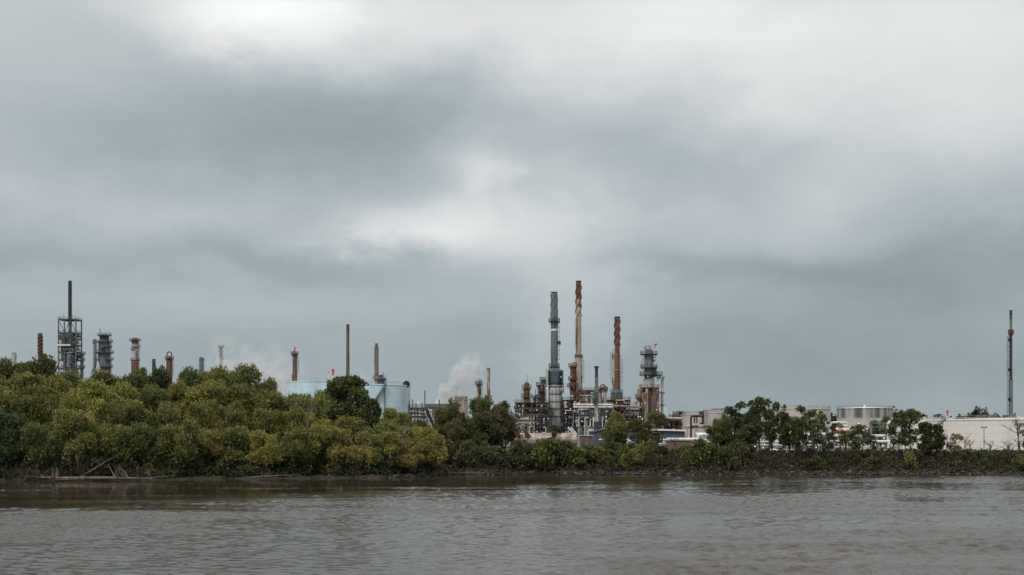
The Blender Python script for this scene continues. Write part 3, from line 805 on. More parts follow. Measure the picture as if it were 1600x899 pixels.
MK = list(MT.keys())
def stack(name, label, cat, px, D, prof, group=None, seams=0, bz=GZ, rim=True, n=20, part='shell'):
    """prof from the top down: (photo y, width in px, material)"""
    t = thing(name, label, cat, (X(px, D), D, bz), group, px=px)
    mats = sorted({p[2] for p in prof}); idx = {k: i for i, k in enumerate(mats)}
    pr = []
    rows = [(Z(py, D) - bz, M(wd, D) / 2, idx[m]) for py, wd, m in prof]
    rows.append((-.4, rows[-1][1], rows[-1][2]))
    # bottom-up
    rows = rows[::-1]
    for i in range(len(rows) - 1):
        z0, r0, mt = rows[i]; z1 = rows[i + 1][0]
        rr = r0; steps = [z0]
        if seams:
            k = int((z1 - z0) / seams)
            steps = [z0 + (z1 - z0) * j / max(1, k) for j in range(max(1, k))]
        for j, z in enumerate(steps):
            if seams: pr += [(rr + .10, z + .001, mt), (rr + .10, z + .22, mt), (rr, z + .221, mt)]
            else: pr.append((rr, z + .001, mt))
        pr.append((rr, z1, mt))
    top = rows[-1]
    if rim: pr += [(top[1] + .12, top[0] - .5 + .5, top[2]), (top[1] + .12, top[0] + .35, top[2]), (top[1] * .75, top[0] + .36, top[2]), (top[1] * .75, top[0] - 1.5, top[2]), (.02, top[0] - 1.51, top[2])]
    mb = MB().lathe(pr, n); mb.build(part, [MT[k] for k in mats], t)
    return t
def zz(py, D, bz=GZ): return Z(py, D) - bz

def frame_tower(name, label, cat, px0, px1, D, depth, lev, mat, group=None, bays=2, brace=True, post=.35, bz=GZ, deckmat=None, rail=True, dbays=1, px=None):
    """open steel structure; lev are photo y of the decks, from low to high"""
    x0, x1 = X(px0, D), X(px1, D); cx = (x0 + x1) / 2; hw = (x1 - x0) / 2; hd = depth / 2
    t = thing(name, label, cat, (cx, D, bz), group, px=px or (px0 + px1) / 2)
    zs = [0] + [zz(y, D, bz) for y in lev]; mb = MB()
    for i in range(bays + 1):
        x = -hw + 2 * hw * i / bays
        for k in range(dbays + 1):
            y = -hd + depth * k / dbays
            mb.beam((x, y, -.3), (x, y, zs[-1]), post)
    for z in zs[1:]:
        for y in (-hd, hd): mb.beam((-hw, y, z - .2), (hw, y, z - .2), post * .8, post * 1.1)
        for i in range(bays + 1):
            x = -hw + 2 * hw * i / bays; mb.beam((x, -hd, z - .25), (x, hd, z - .25), post * .7, post)
    if brace:
        for a, b in zip(zs, zs[1:]):
            for i in range(bays):
                xa = -hw + 2 * hw * i / bays; xb = xa + 2 * hw / bays
                if (i + len(zs)) % 2 == 0: mb.beam((xa, -hd, a), (xb, -hd, b - .3), post * .5)
                else: mb.beam((xb, -hd, a), (xa, -hd, b - .3), post * .5)
    mb.build('frame', MT[mat], t)
    for z in zs[1:]:
        dk = MB().box((0, 0, z + .08), (2 * hw + 1.0, depth + 1.0, .12))
        dk.build('deck', MT[deckmat or 'dark'], t)
        if rail:
            r_ = railing(MB(), [(-hw - .4, -hd - .4), (hw + .4, -hd - .4), (hw + .4, hd + .4), (-hw - .4, hd + .4)], z + .12, 1.15, 0, True)
            r_.build('railing', MT[deckmat or mat], t)
    return t, hw, hd, zs
def drum(t, c, L, r, mat, axis='x', name='drum', n=14):
    pr = [(.05, -L / 2 - r * .5), (r * .6, -L / 2 - r * .38), (r * .92, -L / 2 - r * .15), (r, -L / 2), (r, L / 2), (r * .92, L / 2 + r * .15), (r * .6, L / 2 + r * .38), (.05, L / 2 + r * .5)]
    mb = MB().lathe(pr, n, axis='z' if axis == 'z' else 'x')
    o = mb.build(name, MT[mat], t, c)
    if axis == 'y': o.rotation_euler = (0, 0, R(90))
    return o
def pipe(t, pts, r, mat, name='pipe', n=8):
    # round the corners a little
    P = [Vector(p) for p in pts]; q = [P[0]]
    for a, b, c in zip(P, P[1:], P[2:]):
        k = min(r * 2.5, (b - a).length * .4, (c - b).length * .4)
        s = b + (a - b).normalized() * k; e = b + (c - b).normalized() * k
        for u in (0, .33, .67, 1): q.append(s * (1 - u) ** 2 + b * 2 * u * (1 - u) + e * u * u)
    q.append(P[-1])
    return MB().tube(q, r, n).build(name, MT[mat], t)
def lamp(t, x, y, z):
    return MB().lathe([(.05, z - .17), (.15, z - .09), (.15, z + .09), (.05, z + .17)], 8, (x, y)).build('lamp', MT['lamp'], t)
re_ = random.Random(31)
def clutter(t, hw, hd, zs, n, mats, pm=('pale', 'steel', 'rust', 'pink', 'dark', 'grey'), lamps=2, rmax=.3):
    """vessels and pipework standing on the decks of a structure"""
    for k in range(n):
        i = re_.randrange(len(zs) - 1); z0, z1 = zs[i], zs[i + 1]; h = z1 - z0
        x = re_.uniform(-hw, hw) * .85; y = re_.uniform(-hd, hd) * .7; kind = re_.random()
        if h > 2.4 and kind < .3: drum(t, (x, y, z0 + h * .5), min(hw * .7, re_.uniform(2, 4.5)), min(h * .28, re_.uniform(.5, 1.1)), re_.choice(mats), 'x')
        elif h > 2.4 and kind < .5: drum(t, (x, y, z0 + h * .45), h * .55, min(.9, h * .2), re_.choice(mats), 'z', 'vessel')
        else:
            x2 = re_.uniform(-hw, hw); zz1 = z0 + h * re_.uniform(.3, .95); zz0 = z0 + .25
            yy = -hd * re_.uniform(.3, 1.15)
            pipe(t, [(x, yy, max(0, zz0 - re_.choice((0, 0, h)))), (x, yy, zz1), (x2, yy, zz1), (x2, yy + 1.5, zz1)], re_.uniform(.12, rmax), re_.choice(pm))
    for k in range(lamps):
        i = re_.randrange(1, len(zs)); lamp(t, re_.uniform(-hw, hw), -hd - .35, zs[i] - re_.uniform(.6, 1.4) if re_.random() < .5 else zs[i] + 2)
def column(name, label, cat, px, D, prof, plats=(), ladder=None, group=None, head=None, seams=0, lampn=0, railmat='grey', bz=GZ):
    t = stack(name, label, cat, px, D, prof, group, seams, bz, rim=False)
    top = prof[0]; r = M(top[1], D) / 2; zt = zz(top[0], D, bz)
    MB().lathe([(r, zt + .001), (r * .93, zt + r * .25), (r * .65, zt + r * .5), (r * .3, zt + r * .62), (.05, zt + r * .66)], 16).build('domed_head', MT[top[2]], t)
    def rad(py):
        w_ = prof[0][1]
        for a, b, _ in prof:
            if a <= py + .1: w_ = b
        # widths apply to the band that ends at this row
        for (a, b, _), (c, d, _) in zip(prof, prof[1:]):
            if a <= py < c: w_ = d
        return M(w_, D) / 2
    for p in plats:
        py, wd = p[0], p[1]; a0, a1 = (p[2], p[3]) if len(p) > 2 else (0, 360); m_ = p[4] if len(p) > 4 else railmat
        ring_platform(t, rad(py) + .02, M(wd, D) / 2, zz(py, D, bz), MT[m_], a0, a1)
    if ladder:
        sgn, ya, yb = ladder; rr = rad((ya + yb) / 2)
        cage_ladder(t, sgn * (rr + .25), -.1, zz(yb, D, bz), zz(ya, D, bz), MT[railmat], 0 if sgn > 0 else math.pi)
    if head == 'ring':
        q = [(r * .9 * math.cos(a), 0, zt + r * .6 + r * .8 + r * .9 * math.sin(a)) for a in [2 * math.pi * i / 16 for i in range(17)]]
        MB().tube(q, r * .22, 8).build('loop_pipe', MT[top[2]], t)
    if head == 'goose':
        pipe(t, [(0, 0, zt + r * .5), (0, 0, zt + r * 1.6), (r * 1.35, -r * .2, zt + r * 1.6), (r * 1.35, -r * .2, 0)], r * .22, top[2], 'overhead_pipe')
    if head == 'mast':
        MB().beam((r * .3, 0, zt + r * .4), (r * .3, 0, zt + r * .4 + 3), .15).build('vent_pipe', MT['dark'], t)
    for k in range(lampn): lamp(t, re_.uniform(-r, r) * 1.4, -r - .6, re_.uniform(.3, .98) * zt)
    return t
def tank(name, label, px0, px1, D, top, mat, group=None, bz=GZ, roofmat='roof', rim=True, n=64, cone=.02, railmat='steel', rail=True):
    """storage tank, D is the distance to its centre"""
    cx = (X(px0, D) + X(px1, D)) / 2; r = (X(px1, D) - X(px0, D)) / 2; h = zz(top, D, bz)
    t = thing(name, label, 'storage tank', (cx, D, bz), group, px=(px0 + px1) / 2)
    pr = [(r, -.3), (r, h - .35), (r + .16, h - .34), (r + .16, h - .12), (r, h - .11), (r, h)]
    MB().lathe(pr, n).build('shell', MT[mat], t)
    MB().lathe([(r - .05, h - .05), (r - .02, h + .06), (r * .5, h + r * cone * .6 + .06), (.1, h + r * cone + .06)], n).build('roof', MT[roofmat], t)
    if rail:
        mb = MB(); m_ = 48
        railing(mb, [(math.cos(6.2832 * i / m_) * (r - .12), math.sin(6.2832 * i / m_) * (r - .12)) for i in range(m_)], h + .02, 1.05, 0, True, .06)
        mb.build('railing', MT[railmat], t)
    return t, r, h
def tank_stair(t, r, h, a0, a1, mat, name='stair'):
    """stair winding up the shell between two bearings (degrees, -90 faces the river)"""
    mb = MB(); n = 40
    for k in range(n):
        a = R(a0 + (a1 - a0) * k / n); z = h * (k + .5) / n
        mb.box(((r + .6) * math.cos(a), (r + .6) * math.sin(a), z), (.9, .95, .1), 0, a)
    for rr, dz in ((r + .15, 0), (r + 1.1, 0), (r + 1.1, 1.05), (r + 1.1, .55)):
        pts = [(rr * math.cos(R(a0 + (a1 - a0) * k / 12)), rr * math.sin(R(a0 + (a1 - a0) * k / 12)), h * k / 12 + dz) for k in range(13)]
        mb.tube(pts, .09 if dz else .16, 4)
    for k in range(13):
        a = R(a0 + (a1 - a0) * k / 12); mb.beam(((r + 1.1) * math.cos(a), (r + 1.1) * math.sin(a), h * k / 12), ((r + 1.1) * math.cos(a), (r + 1.1) * math.sin(a), h * k / 12 + 1.05), .07)
    return mb.build(name, MT[mat], t)

# ------------------------------------------------------------------ refinery: far left units
D = 700
t = column('rounded_stack', 'small grey rounded vessel top just above the left wood', 'vessel', 22, D, [(553, 7, 'grey'), (600, 7.5, 'pale')])
pipe(t, [(-.8, -.2, zz(560, D)), (-3.4, -.2, zz(566, D)), (-3.6, -.2, zz(600, D))], .35, 'pale', 'outlet_pipe')
t = stack('spiral_stack', 'short dark rusty spiral stack above the left wood', 'chimney', 63, D, [(522, 6, 'dark'), (530, 6, 'rust'), (600, 6.4, 'rust')])
strakes(t, M(6.2, D) / 2, zz(556, D), zz(524, D), 6.5, .42, MT['rust'], 3, .8)
column('rust_vessel', 'rusty red vessel top beside the dark spiral stack', 'vessel', 70.5, D + 4, [(554, 4.6, 'redox'), (600, 4.8, 'redox')])
t = stack('tall_thin_stack', 'tall thin dark stack rising out of a grey steel tower', 'chimney', 109.5, D, [(440, 4.8, 'dark'), (515, 4.8, 'dark'), (560, 5.0, 'dark')])
strakes(t, M(4.8, D) / 2, zz(505, D), zz(442, D), 4.2, .22, MT['dark'], 3, .35)
t, hw, hd, zs = frame_tower('process_tower', 'tall open grey steel tower around the thin dark stack', 'steel tower', 96, 123, D, 9, [590, 576, 563, 551, 540, 530, 521, 500], 'grey', None, 3, True, .6)
MB().lathe([(4.1, -.3), (4.1, zs[3]), (3.3, zs[4]), (3.3, zs[6]), (1.2, zs[6] + 2)], 18).build('vessel', MT['grey'], t)
clutter(t, hw, hd, zs[:8], 95, ('grey', 'steel', 'pale'), ('steel', 'grey', 'pale'), 1, .35)
drum(t, (-2, 0, zs[6] - 6), 10, 3.0, 'grey', 'z', 'vessel', 18)
MB().box((-1.6, -hd - 1.2, zs[7] - 7.6 + .0), (8.2, 1.1, .9)).build('white_duct', MT['white'], t)
for dx in (-4.6, -2.2, 3.2, 4.8): MB().beam((dx, -hd, zs[-1]), (dx, -hd, zs[-1] + re_.uniform(1.8, 3.2)), .16).build('vent_pipe', MT['dark'], t)
column('annex_column', 'slim grey column with ringed decks beside the tall steel tower', 'column', 128, D, [(553, 4.4, 'grey'), (600, 4.8, 'grey')], [(553, 11), (563, 9, -90, 160), (574, 10)], group=None)
t = column('ported_reactor', 'broad grey reactor tower with a round dark port and decks', 'reactor tower', 163, D, [(526, 14, 'dark'), (533, 14, 'dark'), (546, 17, 'grey'), (566, 18, 'grey'), (600, 20, 'grey')],
           [(524, 22), (534, 26), (542, 24, -80, 90), (551, 29), (562, 28, -60, 200), (573, 27)], (1, 528, 590), lampn=1)
MB().lathe([(M(3.6, D), 0), (M(3.6, D), .8), (M(3.0, D), .9), (M(3.0, D), .5), (.05, .45)], 20).build('round_port', MT['black'], t, (M(1.2, D), -M(9, D) + .4, zz(548, D))).rotation_euler = (R(90), 0, 0)
for dx, h in ((-2.6, 5), (-1.5, 2.5), (1, 3), (3.2, 3.4)): MB().beam((dx, 0, zz(524, D)), (dx, 0, zz(524, D) + h * .8), .35 if dx < -2 else .2).build('vent_pipe', MT['dark'], t)
MB().lathe([(M(6, D), 0), (M(1, D), 7)], 16, (-M(5, D), -M(12, D))).build('cone_hood', MT['pale'], t).location = (0, 0, zz(584, D))
column('slim_side_column', 'slim straight grey column left of the reactor with the round port', 'column', 148, D - 4, [(531, 4.6, 'grey'), (560, 4.6, 'steel'), (600, 4.8, 'grey')], [(535, 7, 90, 270)], (1, 533, 590))
column('two_tone_column', 'column, grey above and rusty red below, orange deck on top', 'column', 211, D - 10, [(531, 10, 'dark'), (538, 10, 'grey'), (566, 10, 'pale'), (600, 11.5, 'redox')],
       [(532, 17, 0, 360, 'redox'), (542, 16, -100, 30, 'redox'), (546, 13, 90, 270), (563, 14, 0, 360, 'dark')], (1, 536, 590), lampn=1)
column('small_rust_column', 'tiny rusty column top with a deck, just over the treetops', 'column', 223.5, D, [(576, 5, 'redox'), (600, 5, 'redox')], [(577, 8, 0, 360, 'redox')])
t = stack('ribbed_stack', 'short thin dark ribbed stack above the left wood', 'chimney', 240.5, D, [(562, 4.8, 'dark'), (600, 5, 'grey')])
strakes(t, M(4.8, D) / 2, zz(592, D), zz(563, D), 4, .25, MT['grey'], 3, .3)
column('ring_top_column', 'rusty brown column with a pipe ring on top', 'column', 264.5, D - 20, [(560, 8.6, 'rust'), (600, 9, 'rust')], [(560, 14, 0, 360, 'redox')], (1, 561, 592), head='ring', railmat='rust')
column('faded_column', 'short faded grey column far behind the wood', 'column', 314.5, 900, [(560, 6.6, 'grey'), (600, 6.8, 'grey')], [(562, 9, -90, 90)], (1, 561, 595))
column('far_tower', 'faint far grey tower half lost in steam', 'column', 345.5, 1050, [(543, 6.2, 'grey'), (600, 5.6, 'grey')], [(542, 10), (549, 9, 90, 270), (560, 9, -90, 90)], None, head='mast')
t = column('red_topped_column', 'dark brown column with red and white lattice on top', 'column', 460.5, 560, [(553, 6.6, 'brown'), (590, 6.8, 'brown'), (600, 7.6, 'rust')], [(553.5, 12, 0, 360, 'dark')], (1, 555, 590), railmat='dark')
zt = zz(553, 560)
for k, (m_, a) in enumerate((('red', -1), ('white', 1), ('red', .3), ('white', -.4))):
    MB().beam((a * 1.1, -.6 + .3 * k, zt + .4), (-a * .6, .3, zt + 2.9), .28).build('lattice_bar', MT[m_], t)
MB().beam((0, 0, zt + .4), (0, 0, zt + 3.4), .35).build('lattice_bar', MT['red'], t)
column('red_base_vessel', 'small dark red vessel at the foot of the red-topped column', 'vessel', 457.5, 552, [(586, 3.5, 'redox'), (602, 3.5, 'redox')])
stack('plain_brown_stack', 'plain smooth brown stack with a black lip above the dark oak', 'chimney', 543.5, 560, [(508.5, 4.6, 'black'), (512, 4.6, 'brown'), (560, 5, 'brown'), (600, 5.4, 'brown')], seams=9)
t = stack('wavy_beige_stack', 'beige wavy stack with a dark tip and a deck, behind the pale blue tank', 'chimney', 588.3, 560, [(538, 3.4, 'dark'), (543, 4.2, 'brown'), (596, 5.2, 'beige'), (620, 5.4, 'beige')])
strakes(t, M(4.9, 560) / 2, zz(588, 560), zz(542, 560), 4.0, .3, MT['brown'], 3, .5)
ring_platform(t, .9, M(6, 560), zz(591, 560), MT['steel'])

# pale blue tanks
t, r, h = tank('blue_tank', 'left pale blue storage tank behind the dark oak', 450, 572, 480, 598, 'tankb', 'pale blue tanks', roofmat='tankb', railmat='pink')
for dx in (-20, 8): MB().beam((dx * .6, -r + 1.5, h), (dx * .6, -r + 1.5, h + 2.2), .2).build('vent_pipe', MT['white'], t)
MB().box((-r * .9, -r * .5, h - 3.4), (.9, .5, .5)).build('fitting', MT['white'], t)
t, r, h = tank('blue_tank', 'right pale blue storage tank with a slanting stair', 519, 641, 440, 603, 'tankb', 'pale blue tanks', roofmat='tankb')
tank_stair(t, r, h, -118, -62, 'grey')
MB().tube([(r * .45 + .0, -r * .9 - .35, 0), (r * .45, -r * .9 - .35, h + .2)], .22, 6).build('riser_pipe', MT['grey'], t)
MB().lathe([(1.3, 0), (1.3, 1.2), (2.0, 1.4), (2.0, 2.0), (.6, 2.6), (.6, 3.4), (.1, 3.5)], 14, (r * .32, -r * .55)).build('roof_hatch', MT['dark'], t).location = (0, 0, h + .3)
for a, b in ((.26, 1.5), (.38, 2.2), (.43, 1.2)): MB().beam((r * a, -r * .6, h), (r * a, -r * .6, h + b + 2.4), .18).build('vent_pipe', MT['dark'], t)
MB().lathe([(1.3, -.3), (1.3, .3)], 14).build('round_gauge', MT['black'], t, (r * .93, -r * .3, h + .4)).rotation_euler = (R(90), 0, 0)
# windsocks
def windsock(px, py0, py1, base, D, label, bz, wd=1.0):
    t = thing('windsock', label, 'windsock', (X(px, D), D, bz), px=px)
    z1 = Z(py0, D) - bz; z0 = Z(py1, D) - bz
    MB().tube([(0, 0, 0), (0, 0, z1 + .2)], .11, 6).build('pole', MT['white'], t)
    MB().lathe([(.28 * wd, z0), (.36 * wd, z0 + (z1 - z0) * .4), (.62 * wd, z1 - .3), (.62 * wd, z1)], 12, (-.05, -.75)).build('sock', MT['red'], t)
    MB().beam((0, 0, z1 + .05), (-.05, -.8, z1 + .05), .1).build('bracket', MT['white'], t)
windsock(521, 577.5, 588.5, 598, 470, 'limp red windsock on the roof of the left blue tank', Z(598.5, 480))
windsock(1479, 641.5, 650, 655, 332, 'limp red windsock beside the top of the white tank stairs', Z(657, 340), .5)
t = thing('warning_mast', 'thin white mast just left of the red windsock on the blue tank', 'mast', (X(513, 470), 470, Z(598.5, 480)), px=513)
MB().tube([(0, 0, 0), (0, 0, 3.6)], .1, 6).build('pole', MT['white'], t); MB().lathe([(.22, 3.55), (.22, 4.1)], 8).build('beacon', MT['red'], t)

# cooler structure with the slanting gallery, behind the steam side
D = 420
t, hw, hd, zs = frame_tower('cooler_structure', 'grey steel cooler structure with many levels beside the blue tank', 'steel structure', 641, 689, D, 12, [680, 672, 665, 658, 651, 645, 638], 'steel', None, 5, False, .4, deckmat='brown')
clutter(t, hw, hd, zs, 44, ('pale', 'grey', 'steel', 'rustbeige'), ('steel', 'grey', 'pale', 'brown', 'white'), 2, .25)
MB().box((5.2, 0, zs[-1] + .9), (10, 7, 1.2)).build('fan_box', MT['grey'], t)
for dx, h in ((-5.4, 2.6), (-4.2, 3), (-.8, 1.8), (.2, 6.2), (5.4, 3), (-3.0, 1.6)): MB().tube([(dx, -hd, zs[-1] - .3), (dx, -hd, zs[-1] + h)], .2, 6).build('vent_pipe', MT['dark'], t)
t = thing('inclined_gallery', 'dark slanting gallery with pale edges leaning on the cooler structure', 'gallery', (X(679, 405), 405, GZ), px=673)
a = Vector((X(666.5, 405) - X(679, 405), 0, zz(640, 405))); b = Vector((X(681, 405) - X(679, 405), 0, zz(674, 405)))
MB().beam(a, b, 1.5, .9).build('housing', MT['black'], t)
off = Vector((.62, -.2, .45))
MB().beam(a - off, b - off, .28).build('edge_rail', MT['white'], t); MB().beam(a + off, b + off, .28).build('edge_rail', MT['pale'], t)
MB().beam(b, (b.x + .3, 0, -.2), .5).build('support', MT['steel'], t)
MB().beam(a, (a.x, 0, -.2), .5).build('support', MT['steel'], t)

# olive column, pale stack, pinkish roofed drum
column('olive_column', 'slim olive brown column with a wide deck near its top', 'column', 748, 470, [(597, 5.4, 'rustbeige'), (640, 5.4, 'rustbeige')], [(600, 12, 0, 360, 'brown'), (612, 8, -90, 60, 'brown')], (1, 602, 640), head='goose', railmat='brown')
stack('thin_pale_stack', 'thin straight pale grey stack with a dark lip right of the olive column', 'chimney', 763.3, 470, [(577, 5, 'dark'), (580, 4.6, 'beige'), (640, 5, 'beige')], seams=7)
t, r, h = tank('silo', 'pinkish beige silo with railings behind the bank trees', 710, 731, 450, 624, 'beige', None, roofmat='rust', cone=.25, railmat='rust', n=24)
pipe(t, [(-r - .4, 0, h - 8), (-r - .4, 0, h + 2.5)], .12, 'white')

# ------------------------------------------------------------------ the big furnace and its neighbours
D = 450
t = stack('big_grey_stack', 'big grey stack with spiral strakes above a blue grey box', 'chimney', 866, D, [(458, 9.4, 'dark'), (461, 9.6, 'grey'), (514, 11, 'grey'), (517.5, 11, 'white'), (574, 11, 'grey')], seams=6, bz=Z(577, D))
strakes(t, M(9.6, D) / 2, zz(500, D, Z(577, D)), zz(461, D, Z(577, D)), 11.5, .34, MT['grey'], 3, .26)
for py, wd in ((502, 18), (573, 17.5)): ring_platform(t, M(10.6, D) / 2, M(wd, D) / 2, zz(py, D, Z(577, D)), MT['dark'])
cage_ladder(t, M(5.6, D), -.2, zz(572, D, Z(577, D)), zz(504, D, Z(577, D)), MT['steel'])
MB().box((M(8, D), -.2, zz(536, D, Z(577, D))), (1.1, 1.1, 1.4)).build('rest_platform', MT['dark'], t)
t = thing('furnace', 'cylindrical banded grey furnace under a blue grey octagonal box', 'furnace', (X(866, D), D, GZ), px=866)
pr = []
for i, (ya, yb) in enumerate(zip([668, 652, 640, 629, 617, 606], [652, 640, 629, 617, 606, 602])):
    za, zb = zz(ya, D), zz(yb, D); r = M(23.5, D) / 2
    pr += [(r + .12, za, 1), (r + .12, za + .4, 0), (r, za + .401, 0), (r, zb - .001, 1)]
MB().lathe(pr, 28).build('furnace_shell', [MT['pale'], MT['dark']], t)
MB().lathe([(M(24.5, D) / 2, -.3), (M(24.5, D) / 2, zz(668, D))], 28).build('base', MT['rustbeige'], t)
for k in range(12):
    a = k * 2 * math.pi / 12 + .2; r = M(23.5, D) / 2 + .1
    MB().beam((r * math.cos(a), r * math.sin(a), 0), (r * math.cos(a), r * math.sin(a), zz(601.5, D)), .14).build('buckstay', MT['grey'], t)
zb, zt = zz(602, D), zz(577, D)
MB().lathe([(M(24, D) / 2, zb), (M(27, D) / 2, zb + .8), (M(27, D) / 2, zt - 1), (M(20, D) / 2, zt), (M(12, D) / 2, zt + .9)], 8, smooth=False).build('convection_box', MT['blue'], t)
for dx in (-9.6, 12.6): MB().box((M(dx, D), -1.2, (zb + zt) / 2 - .3), (.5, 5, (zt - zb) * .9)).build('side_panel', MT['blue'], t)
for dx, m_ in ((-12.6, 'pale'), (-10.4, 'white'), (-14.2, 'steel')): MB().tube([(M(dx, D), -3.4, 0), (M(dx, D), -3.4, zt - (0 if m_ != 'steel' else 6))], .26, 8).build('riser_pipe', MT[m_], t)
ring_platform(t, M(24, D) / 2, M(31, D) / 2, zb - .4, MT['dark'], -20, 200)
for py in (612, 633): ring_platform(t, M(24.5, D) / 2, M(31, D) / 2, zz(py, D), MT['rust'], -40, 40)
for x_, y_, z_ in ((-3, -3.6, zb - 1.5), (-1, -3.6, zb - 1.5), (1, -3.6, zb - 1.4), (2.6, -3.4, zb - 1.6), (2.5, -3.5, zb + 3)): lamp(t, x_, y_, z_)

D = 500
t = stack('tallest_stack', 'tallest stack, rusty spiral top over pale banded flue', 'chimney', 904, D, [(440.5, 8, 'black'), (447, 8, 'brown'), (459, 8, 'redox'), (467, 8, 'rust'), (480, 8.2, 'rustbeige'), (494.5, 8.4, 'beige'), (514, 8.2, 'beige'), (555, 8.6, 'beige'), (606, 10.6, 'beige'), (612, 12, 'beige'), (640, 14, 'beige')], seams=3.6)
strakes(t, M(8, D) / 2, zz(494, D), zz(445, D), 12.5, .34, MT['brown'], 3, .26)
cage_ladder(t, -M(3.4, D), -1.2, zz(553, D), zz(496, D), MT['dark'], R(225))
ring_platform(t, M(10.6, D) / 2, M(12.5, D) / 2, zz(556.5, D), MT['dark'], h=.7)
cage_ladder(t, M(5.8, D), -.3, zz(606, D), zz(558, D), MT['rust'])
t = column('red_brown_column', 'thick red brown column leaning close to the tallest stack', 'column', 895, 485, [(572, 6.6, 'rust'), (598, 8.6, 'redox'), (603, 13, 'rust'), (640, 9, 'rust')],
           [(572.5, 14, 0, 360, 'redox'), (581, 11, -100, 60, 'rust'), (593, 15, 0, 360, 'rust'), (604, 19, 0, 360, 'rust'), (618, 14, -100, 100, 'rust')], (1, 576, 636), head='goose', railmat='redox', lampn=3)
column('grey_capsule_vessel', 'pale grey upright vessel in front of the red brown column', 'vessel', 893.5, 455, [(620, 7, 'pale'), (640, 7, 'pale')], (), None)
D = 440
t = stack('thin_grey_stack', 'thin dark-topped grey stack with a flared lower sleeve, standing near the blue shed', 'chimney', 932, 340,
          [(574.5, 6.6, 'black'), (576.5, 5.2, 'dark'), (590, 5, 'dark'), (613.5, 5.2, 'grey'), (626, 6.4, 'blue'), (654, 5.8, 'pale'), (659, 7, 'pale'), (670, 9.2, 'dark'), (684, 8.4, 'grey')])
ring_platform(t, M(6.4, 340) / 2, M(11, 340) / 2, zz(627, 340), MT['dark'], 90, 300)
cage_ladder(t, M(3.9, 340), 0, zz(690, 340), zz(628, 340), MT['dark'])
D = 480
t = stack('rusty_red_stack', 'rusty red stack with spiral strakes over a blue grey base box', 'chimney', 964.5, D, [(496.5, 8.6, 'black'), (500, 8.2, 'brown'), (540, 8.2, 'rust'), (553, 8, 'redox'), (554.2, 8, 'beige'), (577, 8.6, 'redox'), (579, 8.6, 'pink'), (612, 9, 'redox')], bz=Z(628, D), seams=11)
strakes(t, M(8.2, D) / 2, zz(540, D, Z(628, D)), zz(499, D, Z(628, D)), 10, .34, MT['rust'], 3, .3)
ring_platform(t, M(8.6, D) / 2, M(18, D) / 2, zz(595.5, D, Z(628, D)), MT['steel'], 150, 215)
cage_ladder(t, M(5.4, D), -.3, zz(612, D, Z(628, D)), zz(556, D, Z(628, D)), MT['rust'])
MB().beam((-M(8.5, D), 0, zz(596.5, D, Z(628, D))), (-M(4.2, D), 0, zz(606, D, Z(628, D))), .3).build('bracket', MT['steel'], t)
t = thing('furnace_box', 'blue grey panelled furnace box below the rusty red stack', 'furnace', (X(963.5, D), D, Z(631, D)), px=963)
MB().box((0, 0, (Z(614, D) - Z(631, D)) / 2), (M(17, D), 7, Z(614, D) - Z(631, D))).build('casing', MT['blue'], t)
MB().lathe([(M(17, D) / 2, 0), (M(12, D) / 2, 1.2)], 12).build('shoulder', MT['blue'], t).location = (0, 0, Z(614, D) - Z(631, D))
for k in range(7): MB().box((-M(8, D) + k * M(16, D) / 6, -3.6, 2.3), (.22, .25, 4.4)).build('rib', MT['grey'], t)
r_ = railing(MB(), [(-M(9, D), -4), (M(9, D), -4), (M(9, D), 4), (-M(9, D), 4)], Z(614, D) - Z(631, D) + .2, 1.2, 0, True); r_.build('railing', MT['steel'], t)
column('light_back_column', 'thin light grey column just behind the rusty red stack', 'column', 959.4, D + 14, [(545, 4.6, 'pale'), (600, 4.6, 'pale'), (630, 5, 'steel')], [(558, 6.4, 90, 270)], (-1, 548, 600), railmat='steel')

# column with the flag
D = 460
t = column('flag_column', 'tall column with a flag, grey upper part with many decks', 'column', 1014, D, [(549, 12, 'grey'), (556, 12.5, 'grey'), (592, 14, 'steel'), (604, 17, 'pale')],
           [(553.5, 27.5, 0, 360, 'dark'), (563, 20, -60, 90, 'dark'), (574.5, 27, 0, 360, 'dark'), (585.5, 30, 0, 360, 'dark')], (-1, 556, 584), railmat='steel', bz=Z(606, D), lampn=2)
bz_ = Z(606, D)
for dx, h in ((-5, 3.2), (-2.5, 2), (.4, 4.4), (2, 1.8), (4.5, 1.2)): MB().tube([(M(dx, D), 0, zz(553, D, bz_)), (M(dx, D), 0, zz(549, D, bz_) + h * .55)], .16, 6).build('vent_pipe', MT['steel'], t)
pipe(t, [(-1.7, -.6, zz(547, D, bz_)), (-1.7, -.6, zz(541, D, bz_)), (.8, -.6, zz(541, D, bz_)), (.8, -.6, zz(547, D, bz_))], .14, 'steel')
ring_platform(t, M(4, D), M(9, D), zz(585.5, D, bz_), MT['steel'], -100, 80, cx=M(12.5, D), name='side_platform')
ring_platform(t, M(2, D), M(6.4, D), zz(590, D, bz_), MT['dark'], -100, 80, cx=M(12, D), name='side_platform')
drum(t, (M(8.5, D), -.5, zz(581, D, bz_)), 3.4, .9, 'grey', 'z', 'vessel')
fl = thing('flag', 'small red white and blue striped flag on top of the decked column', 'flag', (X(1026.6, D), D, Z(553, D)), px=1026)
MB().tube([(0, 0, 0), (0, 0, Z(536, D) - Z(553, D))], .07, 6).build('pole', MT['white'], fl)
h0 = Z(536.2, D) - Z(553, D)
mb = MB(); W_, H_ = 1.75, 1.3; nx, nz = 14, 13
